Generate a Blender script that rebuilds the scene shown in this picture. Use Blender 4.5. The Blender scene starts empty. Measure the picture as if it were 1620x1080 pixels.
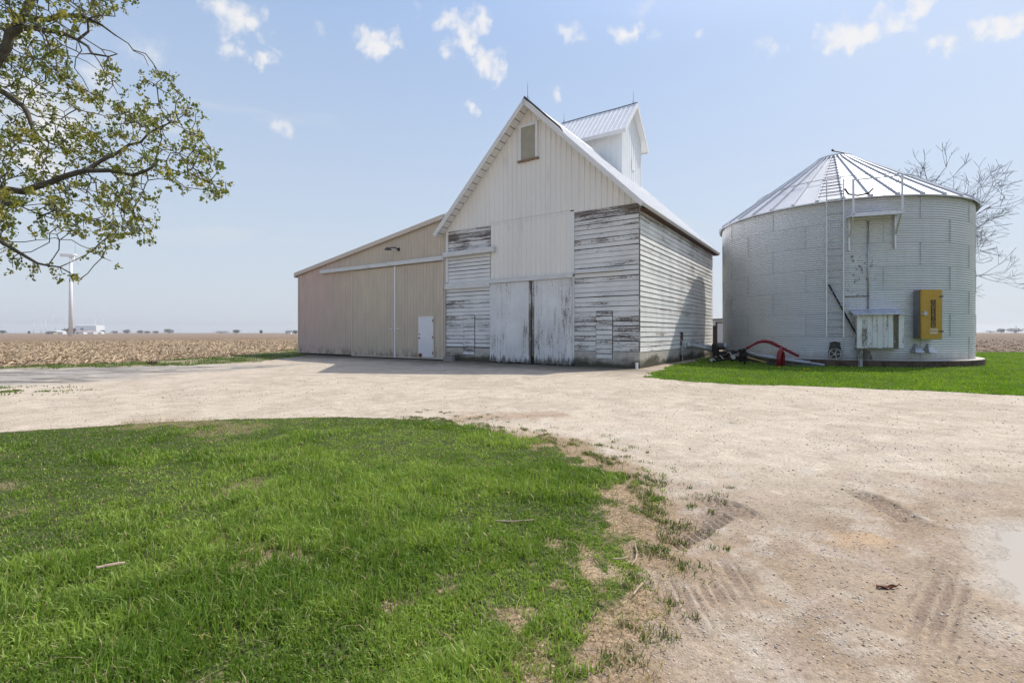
import bpy, math, random
import numpy as np
from mathutils import Vector, Matrix
random.seed(7); rng = np.random.default_rng(7)
sc = bpy.context.scene; COL = sc.collection
F, HC, CX, HY = 764.0, 1.4, 810.0, 526.0          # focal length in photo pixels, eye height, principal column, horizon row
R = math.radians

# ------------------------------------------------------------------ helpers
def ray(px): return (px - CX) / F
def gp(px, py):                                    # photo pixel -> point on the ground
    Y = F * HC / (py - HY); return ray(px) * Y, Y
def at(px, py, Y): return Vector((ray(px) * Y, Y, (HY - py) / F * Y + HC))
BC = (4.96, 18.77); BU = (-.829, .559); BV = (.559, .829)   # barn corner and its two wall directions

def tag(o, label=None, cat=None, group=None, kind=None):
    if label: o['label'] = label
    if cat: o['category'] = cat
    if group: o['group'] = group
    if kind: o['kind'] = kind
    return o
def empty(name, loc, rz=0, label=None, cat=None, group=None):
    o = bpy.data.objects.new(name, None); COL.objects.link(o)
    o.empty_display_size = .2; o.location = loc; o.rotation_euler = (0, 0, rz)
    return tag(o, label, cat, group)

class MB:
    """collects shapes; build() links them as one mesh object"""
    def __init__(s): s.v = []; s.f = []; s.a = []; s.cuts = []; s.w = 0.; s.M = Matrix()
    def add(s, vs, fs):
        n = len(s.v); s.cuts.append((n, len(s.f)))
        for p in vs:
            q = s.M @ Vector(p); s.v.append((q.x, q.y, q.z)); s.a.append(s.w)
        s.f += [tuple(i + n for i in f) for f in fs]
    def box(s, x0, x1, y0, y1, z0, z1):
        s.add([(x0,y0,z0),(x1,y0,z0),(x1,y1,z0),(x0,y1,z0),(x0,y0,z1),(x1,y0,z1),(x1,y1,z1),(x0,y1,z1)],
              [(0,3,2,1),(4,5,6,7),(0,1,5,4),(1,2,6,5),(2,3,7,6),(3,0,4,7)]); return s
    def prism(s, pts, y0, y1):                     # outline in x,z drawn along y
        n = len(pts)
        s.add([(p[0], y0, p[1]) for p in pts] + [(p[0], y1, p[1]) for p in pts],
              [tuple(range(n))[::-1], tuple(range(n, 2*n))] + [(i, (i+1) % n, n+(i+1) % n, n+i) for i in range(n)]); return s
    def tube(s, pts, r, n=8, cap=True):
        pts = [Vector(p) for p in pts]; rs = r if isinstance(r, (list, tuple)) else [r]*len(pts)
        vs = []; fs = []; ref = None
        for i, p in enumerate(pts):
            d = (pts[min(i+1, len(pts)-1)] - pts[max(i-1, 0)]).normalized()
            if ref is None: ref = d.orthogonal().normalized()
            ref = (ref - d * ref.dot(d)).normalized(); b = d.cross(ref)
            for k in range(n):
                a = 2*math.pi*k/n; vs.append(p + (ref*math.cos(a) + b*math.sin(a)) * rs[i])
        for i in range(len(pts)-1):
            for k in range(n):
                fs.append((i*n+k, i*n+(k+1) % n, (i+1)*n+(k+1) % n, (i+1)*n+k))
        if cap: fs += [tuple(range(n))[::-1], tuple(range((len(pts)-1)*n, len(pts)*n))]
        s.add(vs, fs); return s
    def bar(s, a, b, w=.04, h=.04): return s.tube([a, b], [math.hypot(w, h)/2]*2, 4)
    def ring(s, c, r0, r1, y0, y1, n=24):          # annulus/disc round an axis along y
        vs = []; fs = []
        for k in range(n):
            a = 2*math.pi*k/n; ca, sa = math.cos(a), math.sin(a)
            for rr in (r0, r1):
                for y in (y0, y1): vs.append((c[0]+rr*ca, c[1]+y, c[2]+rr*sa))
        for k in range(n):
            i = 4*k; j = 4*((k+1) % n)
            fs += [(i, j, j+2, i+2), (i+1, i+3, j+3, j+1), (i+2, j+2, j+3, i+3), (i, i+1, j+1, j)]
        s.add(vs, fs); return s
    def lathe(s, prof, n=64, a0=0):                # profile (r, z) round the z axis
        vs = []; fs = []; m = len(prof)
        for k in range(n):
            a = 2*math.pi*k/n + a0; ca, sa = math.cos(a), math.sin(a)
            vs += [(r*ca, r*sa, z) for r, z in prof]
        for k in range(n):
            j = (k+1) % n
            for i in range(m-1): fs.append((k*m+i, j*m+i, j*m+i+1, k*m+i+1))
        s.add(vs, fs); return s
    def each(s, name, mat, parent=None, smooth=False, bevel=0):   # every added piece becomes a part of its own
        cuts = s.cuts + [(len(s.v), len(s.f))]; out = []
        for (v0, f0), (v1, f1) in zip(cuts[:-1], cuts[1:]):
            q = MB(); q.v = s.v[v0:v1]; q.a = s.a[v0:v1]; q.f = [tuple(i-v0 for i in f) for f in s.f[f0:f1]]; out.append(q.build(name, mat, parent, smooth, bevel))
        return out
    def build(s, name, mat, parent=None, smooth=False, bevel=0):
        me = bpy.data.meshes.new(name); me.from_pydata(s.v, [], s.f); me.materials.append(mat)
        at_ = me.attributes.new('wear', 'FLOAT', 'POINT'); at_.data.foreach_set('value', np.array(s.a, 'f'))
        if smooth: me.polygons.foreach_set('use_smooth', np.ones(len(me.polygons), bool))
        me.update(); o = bpy.data.objects.new(name, me); COL.objects.link(o)
        if parent: o.parent = parent
        if bevel:
            b = o.modifiers.new('bevel', 'BEVEL'); b.width = bevel; b.segments = 2; b.limit_method = 'ANGLE'
        return o

def np_mesh(name, V, quads, mat, tris=None, col=None, parent=None, smooth=False, extra=None):
    """fast mesh from numpy arrays"""
    me = bpy.data.meshes.new(name); nq = len(quads); nt = 0 if tris is None else len(tris)
    me.vertices.add(len(V)); me.vertices.foreach_set('co', np.asarray(V, 'f').ravel())
    idx = np.asarray(quads, 'i').ravel()
    if nt: idx = np.concatenate([idx, np.asarray(tris, 'i').ravel()])
    me.loops.add(len(idx)); me.loops.foreach_set('vertex_index', idx.astype('i'))
    me.polygons.add(nq + nt)
    ls = np.concatenate([np.arange(nq)*4, nq*4 + np.arange(nt)*3]).astype('i'); me.polygons.foreach_set('loop_start', ls)
    if smooth: me.polygons.foreach_set('use_smooth', np.ones(nq+nt, bool))
    me.update(calc_edges=True); me.validate()
    if col is not None:
        c = np.ones((len(V), 4), 'f'); c[:, :3] = col
        me.attributes.new('Col', 'FLOAT_COLOR', 'POINT').data.foreach_set('color', c.ravel())
    for k, a in (extra or {}).items():
        me.attributes.new(k, 'FLOAT', 'POINT').data.foreach_set('value', np.asarray(a, 'f'))
    me.materials.append(mat); o = bpy.data.objects.new(name, me); COL.objects.link(o)
    if parent: o.parent = parent
    return o

# value noise for the ground
_tab = rng.random((256, 256))
def vnoise(x, y):
    xi = np.floor(x).astype(int); yi = np.floor(y).astype(int); fx = x-xi; fy = y-yi
    fx = fx*fx*(3-2*fx); fy = fy*fy*(3-2*fy)
    t = lambda a, b: _tab[a & 255, b & 255]
    return (t(xi, yi)*(1-fx)+t(xi+1, yi)*fx)*(1-fy) + (t(xi, yi+1)*(1-fx)+t(xi+1, yi+1)*fx)*fy
def fbm(x, y, s=1., o=4):
    r = 0; a = .5; n = 0
    for i in range(o):
        r = r + a*vnoise(x*s+17.3*i, y*s-9.1*i); n += a; a *= .5; s *= 2.03
    return r/n
def inpoly(X, Y, P):
    c = np.zeros(X.shape, bool); n = len(P)
    for i in range(n):
        x0, y0 = P[i]; x1, y1 = P[(i+1) % n]
        if y0 == y1: continue
        c ^= ((y0 > Y) != (y1 > Y)) & (X < (x1-x0)*(Y-y0)/(y1-y0)+x0)
    return c
def segdist(X, Y, P):
    d = np.full(X.shape, 1e9); u = np.zeros(X.shape); acc = 0
    for (x0, y0), (x1, y1) in zip(P[:-1], P[1:]):
        L = math.hypot(x1-x0, y1-y0); t = np.clip(((X-x0)*(x1-x0)+(Y-y0)*(y1-y0))/L**2, 0, 1)
        q = np.hypot(X-x0-t*(x1-x0), Y-y0-t*(y1-y0)); m = q < d
        d = np.where(m, q, d); u = np.where(m, acc+t*L, u); acc += L
    return d, u
def sstep(a, b, x):
    t = np.clip((x-a)/(b-a), 0, 1); return t*t*(3-2*t)

# ------------------------------------------------------------------ materials
class Mt:
    def __init__(s, name, rough=.8, metal=0., spec=.3):
        s.m = bpy.data.materials.new(name); s.m.use_nodes = True; s.nt = s.m.node_tree; s.b = s.nt.nodes['Principled BSDF']
        s.set('Roughness', rough); s.set('Metallic', metal); s.set('Specular IOR Level', spec)
    def lk(s, sock, v):
        if isinstance(v, bpy.types.NodeSocket): s.nt.links.new(v, sock)
        elif isinstance(v, (tuple, list)) and len(v) == 3 and sock.type == 'RGBA': sock.default_value = (*v, 1)
        else: sock.default_value = v
    def set(s, k, v): s.lk(s.b.inputs[k], v); return s
    def n(s, t, **kw):
        nd = s.nt.nodes.new(t)
        for k, v in kw.items(): setattr(nd, k, v)
        return nd
    def co(s, scale=(1, 1, 1), loc=(0, 0, 0), kind='Object'):
        t = s.n('ShaderNodeTexCoord'); m = s.n('ShaderNodeMapping')
        s.nt.links.new(t.outputs[kind], m.inputs[0]); m.inputs['Scale'].default_value = scale; m.inputs['Location'].default_value = loc
        return m.outputs[0]
    def xyz(s, v=None):
        x = s.n('ShaderNodeSeparateXYZ'); s.nt.links.new(v or s.co(), x.inputs[0]); return x.outputs
    def noise(s, vec, scale=1., detail=4., rough=.55, color=False):
        t = s.n('ShaderNodeTexNoise'); s.lk(t.inputs['Vector'], vec); t.inputs['Scale'].default_value = scale
        t.inputs['Detail'].default_value = detail; t.inputs['Roughness'].default_value = rough
        return t.outputs['Color' if color else 'Fac']
    def vor(s, vec, scale, feature='F1', out='Distance'):
        t = s.n('ShaderNodeTexVoronoi', feature=feature); s.lk(t.inputs['Vector'], vec); t.inputs['Scale'].default_value = scale
        return t.outputs[out]
    def mr(s, v, a, b, c=0., d=1., smooth=True):
        t = s.n('ShaderNodeMapRange'); t.interpolation_type = 'SMOOTHSTEP' if smooth else 'LINEAR'
        s.lk(t.inputs[0], v)
        for i, q in enumerate((a, b, c, d)): s.lk(t.inputs[i+1], q)
        return t.outputs[0]
    def mix(s, f, a, b, blend='MIX'):
        t = s.n('ShaderNodeMix', data_type='RGBA', blend_type=blend)
        s.lk(t.inputs[0], f); s.lk(t.inputs[6], a); s.lk(t.inputs[7], b); return t.outputs[2]
    def ma(s, op, a, b=0., c=None):
        t = s.n('ShaderNodeMath', operation=op); s.lk(t.inputs[0], a); s.lk(t.inputs[1], b)
        if c is not None: s.lk(t.inputs[2], c)
        return t.outputs[0]
    def attr(s, name, out='Fac'):
        t = s.n('ShaderNodeAttribute'); t.attribute_name = name; return t.outputs[out]
    def bump(s, h, dist=.01, strength=1.):
        t = s.n('ShaderNodeBump'); t.inputs['Distance'].default_value = dist; t.inputs['Strength'].default_value = strength
        s.lk(t.inputs['Height'], h); s.lk(s.b.inputs['Normal'], t.outputs[0]); return s
    def mul(s, f): t = s.n('ShaderNodeCombineColor'); [s.lk(t.inputs[i], f) for i in range(3)]; return t.outputs[0]

def simple(name, col, rough=.7, metal=0., var=.18, scale=4., dirt=None, stretch=(1, 1, 1), bump=0., dirt_at=(.58, .75)):
    m = Mt(name, rough, metal); v = m.co(stretch)
    n1 = m.noise(v, scale, 5.); c = m.mix(1., col, m.mul(m.mr(n1, .25, .75, 1-var, 1+var, False)), 'MULTIPLY')
    if dirt:
        n2 = m.noise(m.co(stretch, (7.3, 2.1, 5.5)), scale*1.7, 7., .65); c = m.mix(m.mr(n2, *dirt_at), c, dirt)
    m.set('Base Color', c)
    if bump: m.bump(m.noise(v, scale*8, 4.), bump)
    return m.m

def peel(name, stretch, paint=(.68, .69, .70), wood=(.16, .135, .115), bias=0., fine=1., mould=False):
    """weathered paint: where the noise plus the board's own wear is high the grey wood shows"""
    m = Mt(name, .75)
    v = m.co(stretch); n1 = m.noise(v, 1.3, 9., .68); n2 = m.noise(m.co(tuple(q**.6*6.*fine for q in stretch), (3, 8, 1)), 1.9, 8., .75)
    big = m.noise(m.co(), .55, 3.)
    f = m.ma('ADD', m.ma('MULTIPLY', n1, .5), m.ma('MULTIPLY', n2, .5))
    f = m.ma('ADD', f, m.ma('MULTIPLY', m.ma('SUBTRACT', big, .5), .30))
    f = m.ma('ADD', f, m.ma('ADD', m.attr('wear'), bias))
    mask = m.mr(f, .575, .615)
    thin = m.mr(f, .48, .60)
    grain = m.noise(m.co(tuple(q*6 for q in stretch)), 2., 5.)
    wd = m.mix(1., wood, m.mul(m.mr(grain, .3, .7, .55, 1.6, False)), 'MULTIPLY')
    tone = m.mix(1., paint, m.mul(m.mr(m.noise(m.co((.7, .7, .7)), 1.3, 6.), .3, .7, .86, 1.06, False)), 'MULTIPLY')
    tone = m.mix(m.ma('MULTIPLY', thin, .35), tone, (.40, .37, .34))
    cc = m.mix(mask, tone, wd)
    if mould:
        X = m.xyz(); mz = m.ma('ADD', X[2], m.ma('MULTIPLY', m.ma('SUBTRACT', m.noise(m.co((5, 5, .8), (1, 2, 3)), 1.5, 5.), .5), -1.0)); cc = m.mix(m.mr(mz, .34, .06, 0., .85), cc, (.07, .065, .045))
    m.set('Base Color', cc); m.set('Roughness', m.mr(mask, 0, 1, .55, .95))
    m.bump(m.ma('SUBTRACT', m.ma('MULTIPLY', grain, .3), mask), .004)
    return m.m

M = {}
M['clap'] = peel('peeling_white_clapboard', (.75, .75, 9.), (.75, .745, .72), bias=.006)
M['clap_side'] = peel('sunlit_clapboard', (.55, .35, 9.), (.85, .835, .80), (.30, .26, .22), -.02)  # paint and wood lightened to stand in for sun on this side
M['doorwood'] = peel('peeling_door_boards', (9., 4., .9), (.76, .76, .75), (.17, .145, .12), -.012, 1., True)
M['boxwood'] = peel('peeling_box_boards', (7., 7., 1.1), (.74, .77, .76), (.14, .12, .09), .02)
M['beam'] = simple('weathered_beam', (.66, .66, .64), .7, var=.15, scale=2.5, dirt=(.27, .26, .25), stretch=(.8, 3, 6))
M['metal_white'] = simple('white_wall_sheet', (.79, .765, .71), .45, var=.05, scale=.8, dirt=(.68, .65, .59), stretch=(1, 1, .25))
M['cupola_white'] = simple('cupola_sheet', (.78, .80, .80), .4, var=.04, scale=.8)
M['trim'] = simple('white_trim', (.74, .74, .73), .5, var=.06, scale=2., dirt=(.50, .49, .46), dirt_at=(.62, .8))
M['roof_white'] = simple('white_roof_sheet', (.86, .86, .86), .42, var=.04, scale=.9, dirt=(.66, .66, .65), stretch=(1, 3, 1))
M['tan'] = None
m = Mt('tan_wall_sheet', .5); v = m.co((1, 1, .3)); x = m.xyz()
tn = m.mix(m.mr(m.noise(m.co((.35, .35, .35)), 1., 3.), .35, .65), (.535, .455, .36), (.575, .49, .375))
tn = m.mix(m.mr(x[0], -22.7, -15., .8, 0.), tn, (.595, .43, .385))
tn = m.mix(1., tn, m.mul(m.mr(m.noise(v, 3., 5.), .3, .7, .93, 1.06, False)), 'MULTIPLY')
splash = m.ma('MULTIPLY', m.mr(x[2], .75, .05), m.mr(m.noise(m.co((2, 2, 1)), 1.6, 5.), .38, .7))
m.set('Base Color', m.mix(splash, tn, (.24, .20, .15))); M['tan'] = m.m
M['tan_trim'] = simple('tan_roof_trim', (.61, .53, .44), .5, var=.06)
M['dark'] = simple('dark_gap_backing', (.045, .038, .032), .9)
M['window'] = simple('boarded_window', (.36, .34, .26), .6, var=.1, dirt=(.25, .24, .2))
M['sill'] = simple('bare_wood_sill', (.27, .19, .13), .85)
M['door_paint'] = simple('white_door_paint', (.74, .73, .74), .45, var=.06, scale=2., dirt=(.58, .57, .57), dirt_at=(.6, .8))
M['rust'] = simple('rust', (.22, .075, .03), .9, var=.4, scale=14)
M['black'] = simple('black_iron', (.022, .021, .02), .55, .3, var=.4, scale=12)
M['dgrey'] = simple('dark_grey_metal', (.10, .10, .10), .5, .5, var=.3, scale=8, dirt=(.09, .06, .045))
M['grey'] = simple('grey_metal', (.42, .43, .44), .42, .7, var=.2, scale=6, dirt=(.25, .22, .2))
M['auger'] = simple('auger_tube_steel', (.36, .38, .42), .38, .75, var=.25, scale=5, dirt=(.2, .16, .13), stretch=(1, 1, 1))
M['midgrey'] = simple('dull_grey_steel', (.20, .20, .20), .6, .4, var=.2, scale=6)
M['galv'] = simple('galvanised_strip', (.62, .63, .64), .4, .6, var=.12, scale=4)
M['red'] = simple('red_paint', (.21, .014, .022), .28, var=.15, scale=9, dirt=(.2, .05, .04))
M['yellow'] = simple('yellow_enamel', (.50, .30, .045), .5, var=.10, scale=4., dirt=(.36, .22, .04), dirt_at=(.62, .78))
M['decal_dark'] = simple('dark_decal', (.07, .045, .02), .6)
M['decal_tan'] = simple('tan_lettering', (.32, .21, .06), .6)
M['decal_white'] = simple('white_lettering', (.66, .64, .55), .6)
M['lid'] = simple('tin_lid', (.52, .56, .66), .4, .5, var=.08, scale=3)
M['stone_block'] = simple('concrete_block', (.30, .27, .25), .95, var=.2, scale=9, bump=.01)
M['tan_wood'] = simple('bare_lumber', (.50, .40, .26), .8, var=.2, scale=4, stretch=(2, 2, .5))
M['rust_wood'] = simple('dark_brown_post', (.12, .07, .05), .85, var=.3, scale=5)
M['bark'] = simple('bark', (.115, .10, .08), .95, var=.45, scale=9, dirt=(.17, .17, .12), bump=.01)
M['bark_far'] = simple('grey_bark', (.055, .048, .042), .95, var=.3, scale=3)
M['turbine'] = simple('turbine_white', (.80, .80, .80), .4, var=.03)
M['white'] = simple('plain_white_paint', (.78, .78, .77), .5, var=.05)
M['cable'] = simple('lightning_cable', (.06, .06, .07), .6)
M['twig'] = simple('dry_twig', (.42, .33, .24), .9, var=.3, scale=20)
M['deadleaf'] = simple('brown_leaf', (.16, .06, .03), .85, var=.4, scale=30)
M['petal'] = simple('dandelion_yellow', (.75, .52, .02), .8)
M['stem'] = simple('green_stem', (.10, .17, .03), .8)

# concrete with damp moss low down
m = Mt('stained_concrete', .92); x = m.xyz(); nz = m.noise(m.co((.5, .5, 1.2)), 1.6, 6., .6)
c = m.mix(m.mr(m.noise(m.co(), 5., 6.), .3, .7), (.42, .39, .34), (.52, .49, .43))
damp = m.mr(m.ma('ADD', x[2], m.ma('MULTIPLY', m.ma('SUBTRACT', nz, .5), -1.1)), .48, .12)
c = m.mix(damp, c, (.085, .08, .055)); m.set('Base Color', c); m.bump(m.noise(m.co(), 26., 5.), .012); M['concrete'] = m.m
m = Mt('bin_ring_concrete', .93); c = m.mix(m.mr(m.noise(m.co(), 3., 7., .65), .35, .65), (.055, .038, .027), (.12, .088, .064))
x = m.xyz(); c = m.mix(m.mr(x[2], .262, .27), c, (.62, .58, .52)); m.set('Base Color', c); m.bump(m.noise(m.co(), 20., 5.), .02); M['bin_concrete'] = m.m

# galvanised bin wall: sheets of slightly different tone, stains, faint rust runs
def bin_wall_mat(a_st):
    m = Mt('corrugated_galvanised', .36, .9); X = m.xyz(); ang = m.ma('ARCTAN2', X[1], X[0])
    ring = m.ma('FLOOR', m.ma('DIVIDE', m.ma('SUBTRACT', X[2], .274), .962))
    off = m.ma('MULTIPLY', m.ma('MODULO', ring, 2.), .5)
    sh = m.ma('FLOOR', m.ma('ADD', m.ma('DIVIDE', ang, .5236), off))
    cb = m.n('ShaderNodeCombineXYZ'); m.lk(cb.inputs[0], ring); m.lk(cb.inputs[1], sh)
    wn = m.n('ShaderNodeTexWhiteNoise', noise_dimensions='2D'); m.lk(wn.inputs[0], cb.outputs[0])
    c = m.mix(1., (.60, .61, .615), m.mul(m.mr(wn.outputs[0], 0, 1, .965, 1.03, False)), 'MULTIPLY')
    st = m.noise(m.co((1.6, 1.6, .22)), 1.6, 6., .6); c = m.mix(m.mr(st, .5, .78, 0, .22), c, (.42, .42, .42))
    sp = m.noise(m.co((1, 1, 1)), 18., 3.); c = m.mix(1., c, m.mul(m.mr(sp, .3, .7, .93, 1.06, False)), 'MULTIPLY')
    low = m.mr(m.ma('ADD', X[2], m.ma('MULTIPLY', m.noise(m.co((2, 2, 1)), 1.5, 4.), .5)), .95, .5, 0, .6); c = m.mix(low, c, (.25, .22, .19))
    # old tar patches round the discharge hatch
    da = m.ma('SUBTRACT', ang, a_st); near = m.ma('MULTIPLY', m.mr(m.ma('ABSOLUTE', da), .115, .08), m.ma('MULTIPLY', m.mr(X[2], 2.6, 3.0), m.mr(X[2], 4.75, 4.5)))
    tn = m.noise(m.co((7, 7, 3.2), (4, 1, 2)), 1.3, 6., .68)
    tar = m.ma('MULTIPLY', near, m.mr(tn, .575, .63)); c = m.mix(m.ma('MULTIPLY', near, .25), c, (.70, .73, .70)); c = m.mix(tar, c, (.07, .065, .06))
    m.set('Base Color', c); m.set('Metallic', m.ma('MULTIPLY', m.ma('SUBTRACT', 1., tar), .62)); m.set('Roughness', m.mr(st, .3, .7, .40, .48))
    return m.m
M['seam'] = simple('sheet_seam', (.44, .44, .45), .5, .6, var=.3, scale=9)
M['bin_roof'] = simple('bin_roof_sheet', (.58, .59, .61), .5, .25, var=.07, scale=1.2, dirt=(.46, .46, .46), dirt_at=(.55, .8))

# leaves and blades: diffuse plus light coming through
def leafy(name, trans=.35, rough=.5, spec=.45):
    m = Mt(name, rough, 0., spec); c = m.attr('Col', 'Color'); m.set('Base Color', c)
    tr = m.n('ShaderNodeBsdfTranslucent'); m.lk(tr.inputs[0], m.mix(1., c, (1.15, 1.2, .6), 'MULTIPLY'))
    ms = m.n('ShaderNodeMixShader'); ms.inputs[0].default_value = trans
    m.nt.links.new(m.b.outputs[0], ms.inputs[1]); m.nt.links.new(tr.outputs[0], ms.inputs[2])
    m.nt.links.new(ms.outputs[0], m.nt.nodes['Material Output'].inputs[0]); return m.m
M['blade'] = leafy('grass_blade', .42); M['leaf'] = leafy('tree_leaf', .35)
M['crown'] = leafy('far_foliage', .1, .9)

# ground sheets: colour of the soil comes from 'Col', stones and grain from noise
def ground_mat(name, stones, big, bumpd, contrast=.5, dark=.12):
    m = Mt(name, .95, 0., .15); c = m.attr('Col', 'Color'); v = m.co()
    vc = m.vor(v, stones, out='Color'); sx = m.n('ShaderNodeSeparateColor'); m.lk(sx.inputs[0], vc)
    vd = m.vor(v, stones)
    g = m.ma('MULTIPLY', m.mr(sx.outputs[0], 0, 1, 1-contrast*.5, 1+contrast*.45, False), m.mr(m.noise(v, big, 6., .65), .3, .7, .82, 1.14, False))
    g = m.ma('MULTIPLY', g, m.mr(m.noise(v, stones*.35, 3., .6), .3, .72, .86, 1.12, False))
    c = m.mix(1., c, m.mul(g), 'MULTIPLY')
    c = m.mix(m.mr(sx.outputs[1], 1-dark, 1-dark+.02), c, m.mix(1., c, (.5, .45, .40), 'MULTIPLY'))
    m.set('Base Color', c); m.bump(m.ma('SUBTRACT', m.noise(v, stones*.6, 5.), vd), bumpd); m.set('Roughness', m.mr(m.attr('wet'), 0, 1, .95, .35)); return m.m
M['gravel'] = ground_mat('limestone_gravel', 85., 3., .0045, .34, .03)
M['field'] = ground_mat('stubble_soil', 14., 1.1, .05, .9, .2)
M['soil'] = ground_mat('lawn_soil', 60., 4., .01, .7)
m = Mt('stones', .9); m.set('Base Color', m.attr('Col', 'Color')); M['pebble'] = m.m
m = Mt('straw', .85); m.set('Base Color', m.attr('Col', 'Color')); M['straw'] = m.m

# ------------------------------------------------------------------ the ground
BINC = (16.586, 24.88); BR = 5.265
LAWN = [(-40, -3), (-16, 3.2), (-10, 5.6), (-7.18, 6.77), (-5.52, 7.53), (-4.2, 7.85), (-3.03, 7.98), (-2., 7.9), (-1.09, 7.55), (-.3, 7.05), (.335, 6.4), (.75, 5.65), (.95, 5.2),
        (1.04, 4.6), (1.02, 4.05), (.88, 3.4), (.71, 2.86), (.5, 2.45), (.38, 2.2), (.25, 1.9), (-.05, .9), (-.5, -1), (-2, -6), (-40, -12)]
SIDE = [(4.22, 15.25), (4.6, 14.5), (5.21, 13.75), (6.6, 12.95), (7.98, 12.4), (10.28, 11.4), (11.6, 10.6), (16, 9.0), (60, 4), (90, 34.5), (18, 34.5), (14.3, 33), (11.5, 28), (8.6, 23.2), (6.9, 20.9), (5.1, 17.2)]
VERGE = [(-12.9, 31.6), (-12.5, 28.5), (-12.3, 23.4), (-12.8, 21.6), (-14.2, 20.5), (-16, 19.5), (-19.5, 18.0), (-30, 13.8), (-30, 15.4), (-21, 19.6), (-18, 23), (-16.9, 28.5), (-17.6, 40), (-9, 47)]
def in_field(X, Y):
    left = inpoly(X, Y, [(-9, 47), (-17.6, 40), (-16.9, 28.5), (-18, 23), (-21, 19.6), (-30, 15.4), (-200, -30), (-9000, -600), (-9000, 9000), (-6, 9000), (-6, 47)])
    return left | ((Y > 34.5) & (X > 10)) | (Y > 60)
TRK = [[(1040, 872), (1095, 838), (1158, 803)], [(1085, 782), (1150, 800), (1218, 832)], [(1036, 905), (1066, 962), (1102, 1030)], [(1062, 905), (1090, 960), (1128, 1030)],
       [(1108, 895), (1150, 960), (1185, 990)], [(1130, 870), (1190, 960), (1230, 1000)], [(1335, 772), (1400, 800), (1470, 842)], [(1466, 1035), (1490, 960), (1516, 890)], [(1432, 1030), (1465, 950), (1500, 880)]]
TRKW = [.11, .11, .10, .07, .09, .06, .10, .07, .06]
TRKS = [2.6, 2.1, 1.7, 1.3, 1.7, 1.3, 2.0, 1.5, 1.3]
TRKL = [0, 0, 1, 1, 1, 1, 0, 1, 1]
TRK = [[gp(*p) for p in t] for t in TRK]
PUD = [gp(*p) for p in [(1556, 850), (1580, 835), (1625, 825), (1700, 835), (1760, 880), (1740, 950), (1660, 965), (1610, 945), (1575, 905)]]
def far_z(X, Y):
    r = np.hypot(X, Y); left = sstep(.15, -.25, X/np.maximum(np.abs(Y), 1e-3))
    return -.005*np.clip(r-60, 0, 420)*left
def near_track(X, Y):
    tr = np.zeros(X.shape); tread = np.zeros(X.shape)
    for P, w, ln, st in zip(TRK, TRKW, TRKL, TRKS):
        d, u = segdist(X, Y, P); L = sum(math.dist(a, b) for a, b in zip(P[:-1], P[1:]))
        e = sstep(w*1.25, w*.75, d+.05*(fbm(X, Y, 9., 2)-.5)) * sstep(0, .35, u) * sstep(L, L-.35, u) * (.35+1.1*fbm(X, Y, 5., 3))
        if ln: pat = np.sin((np.abs(d-.01)+.012*fbm(X, Y, 4., 2))*2*math.pi/.06+1.2); e = e*np.clip(.5+.5*pat, .12, 1)
        else: pat = np.sign(np.sin((u+d*.7)*2*math.pi/.075))
        e = e*st; m = e > tr; tr = np.where(m, e, tr); tread = np.where(m, pat, tread)
    return np.clip(tr, 0, 1.25), tread
def height(X, Y):
    r = np.hypot(X, Y); z = far_z(X, Y)
    k = sstep(.4, 1.2, r)
    z = z + k*.05*(fbm(X, Y, .45, 3)-.5)*sstep(70, 20, r) + .012*(fbm(X, Y, 6., 3)-.5)*sstep(30, 10, r)
    f = in_field(X, Y)
    z = z + np.where(f, sstep(90, 30, r)*(.11*(fbm(X, Y, 2.6, 3)-.42)), 0)
    tr, td = near_track(X, Y); z = z - tr*.020 + tr*td*.009
    dp, _ = segdist(X, Y, PUD + PUD[:1]); inp = inpoly(X, Y, PUD); s = np.where(inp, dp, -dp)
    z = z - .05*sstep(-.3, .35, s) + .03*sstep(.5, 0, np.abs(s))*(fbm(X, Y, 3.5, 4)-.5)
    return z
NOGROW = None
def wobble(X, Y, a):
    return X + a*(fbm(X, Y, 1.7, 4)-.5)*2, Y + a*(fbm(X+31, Y-12, 1.7, 4)-.5)*2
def lawnwob(X, Y):
    a = .07+.22*sstep(-.6, .6, X); x, y = wobble(X, Y, a); return x+a*.6*(fbm(X, Y+9, 8., 3)-.5)*2, y+a*.6*(fbm(X+5, Y, 8., 3)-.5)*2
def sdist(X, Y):
    d, _ = segdist(X, Y, LAWN[2:24]); return np.where(inpoly(X, Y, LAWN), d, -d)
def cover(X, Y):     # how much of the ground the front lawn's grass hides: ragged and thin towards the drive on the right
    s = sdist(X, Y); e = sstep(-1.5, .1, X)*(.25+.75*sstep(7.4, 5.6, Y)); w = .05+.42*e
    a = s + e*(1.0*(fbm(X, Y, 1.9, 3)-.5) + 1.5*(fbm(X+3, Y, 5.5, 4)-.5)) + .16*e + (1-e)*.1*(fbm(X, Y, 7., 2)-.5)
    c = sstep(-.35*w, w, a)
    spots = sstep(.56, .68, .6*fbm(X+7, Y+3, 1.5, 4)+.4*fbm(X, Y, 8., 3))*sstep(4.6, 2.6, Y)*.85
    spots = np.maximum(spots, sstep(.62, .70, fbm(X-4, Y+1, 1.1, 5))*.55)
    return c*(1-spots)
def classify(X, Y):
    x1, y1 = lawnwob(X, Y); c = np.zeros(X.shape, int)
    nn = np.hypot(X, Y)
    c[in_field(*wobble(X, Y, .5))] = 4
    xs, ys = wobble(X, Y, .28); c[inpoly(xs, ys, SIDE)] = 2
    xv, yv = wobble(X, Y, .8); c[inpoly(xv, yv, VERGE)] = 3
    c[inpoly(x1, y1, LAWN)] = 1
    return c
th = np.concatenate([np.arange(-180, -62, 4.), np.arange(-62, 62, .2), np.arange(62, 180, 4.)])
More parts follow.
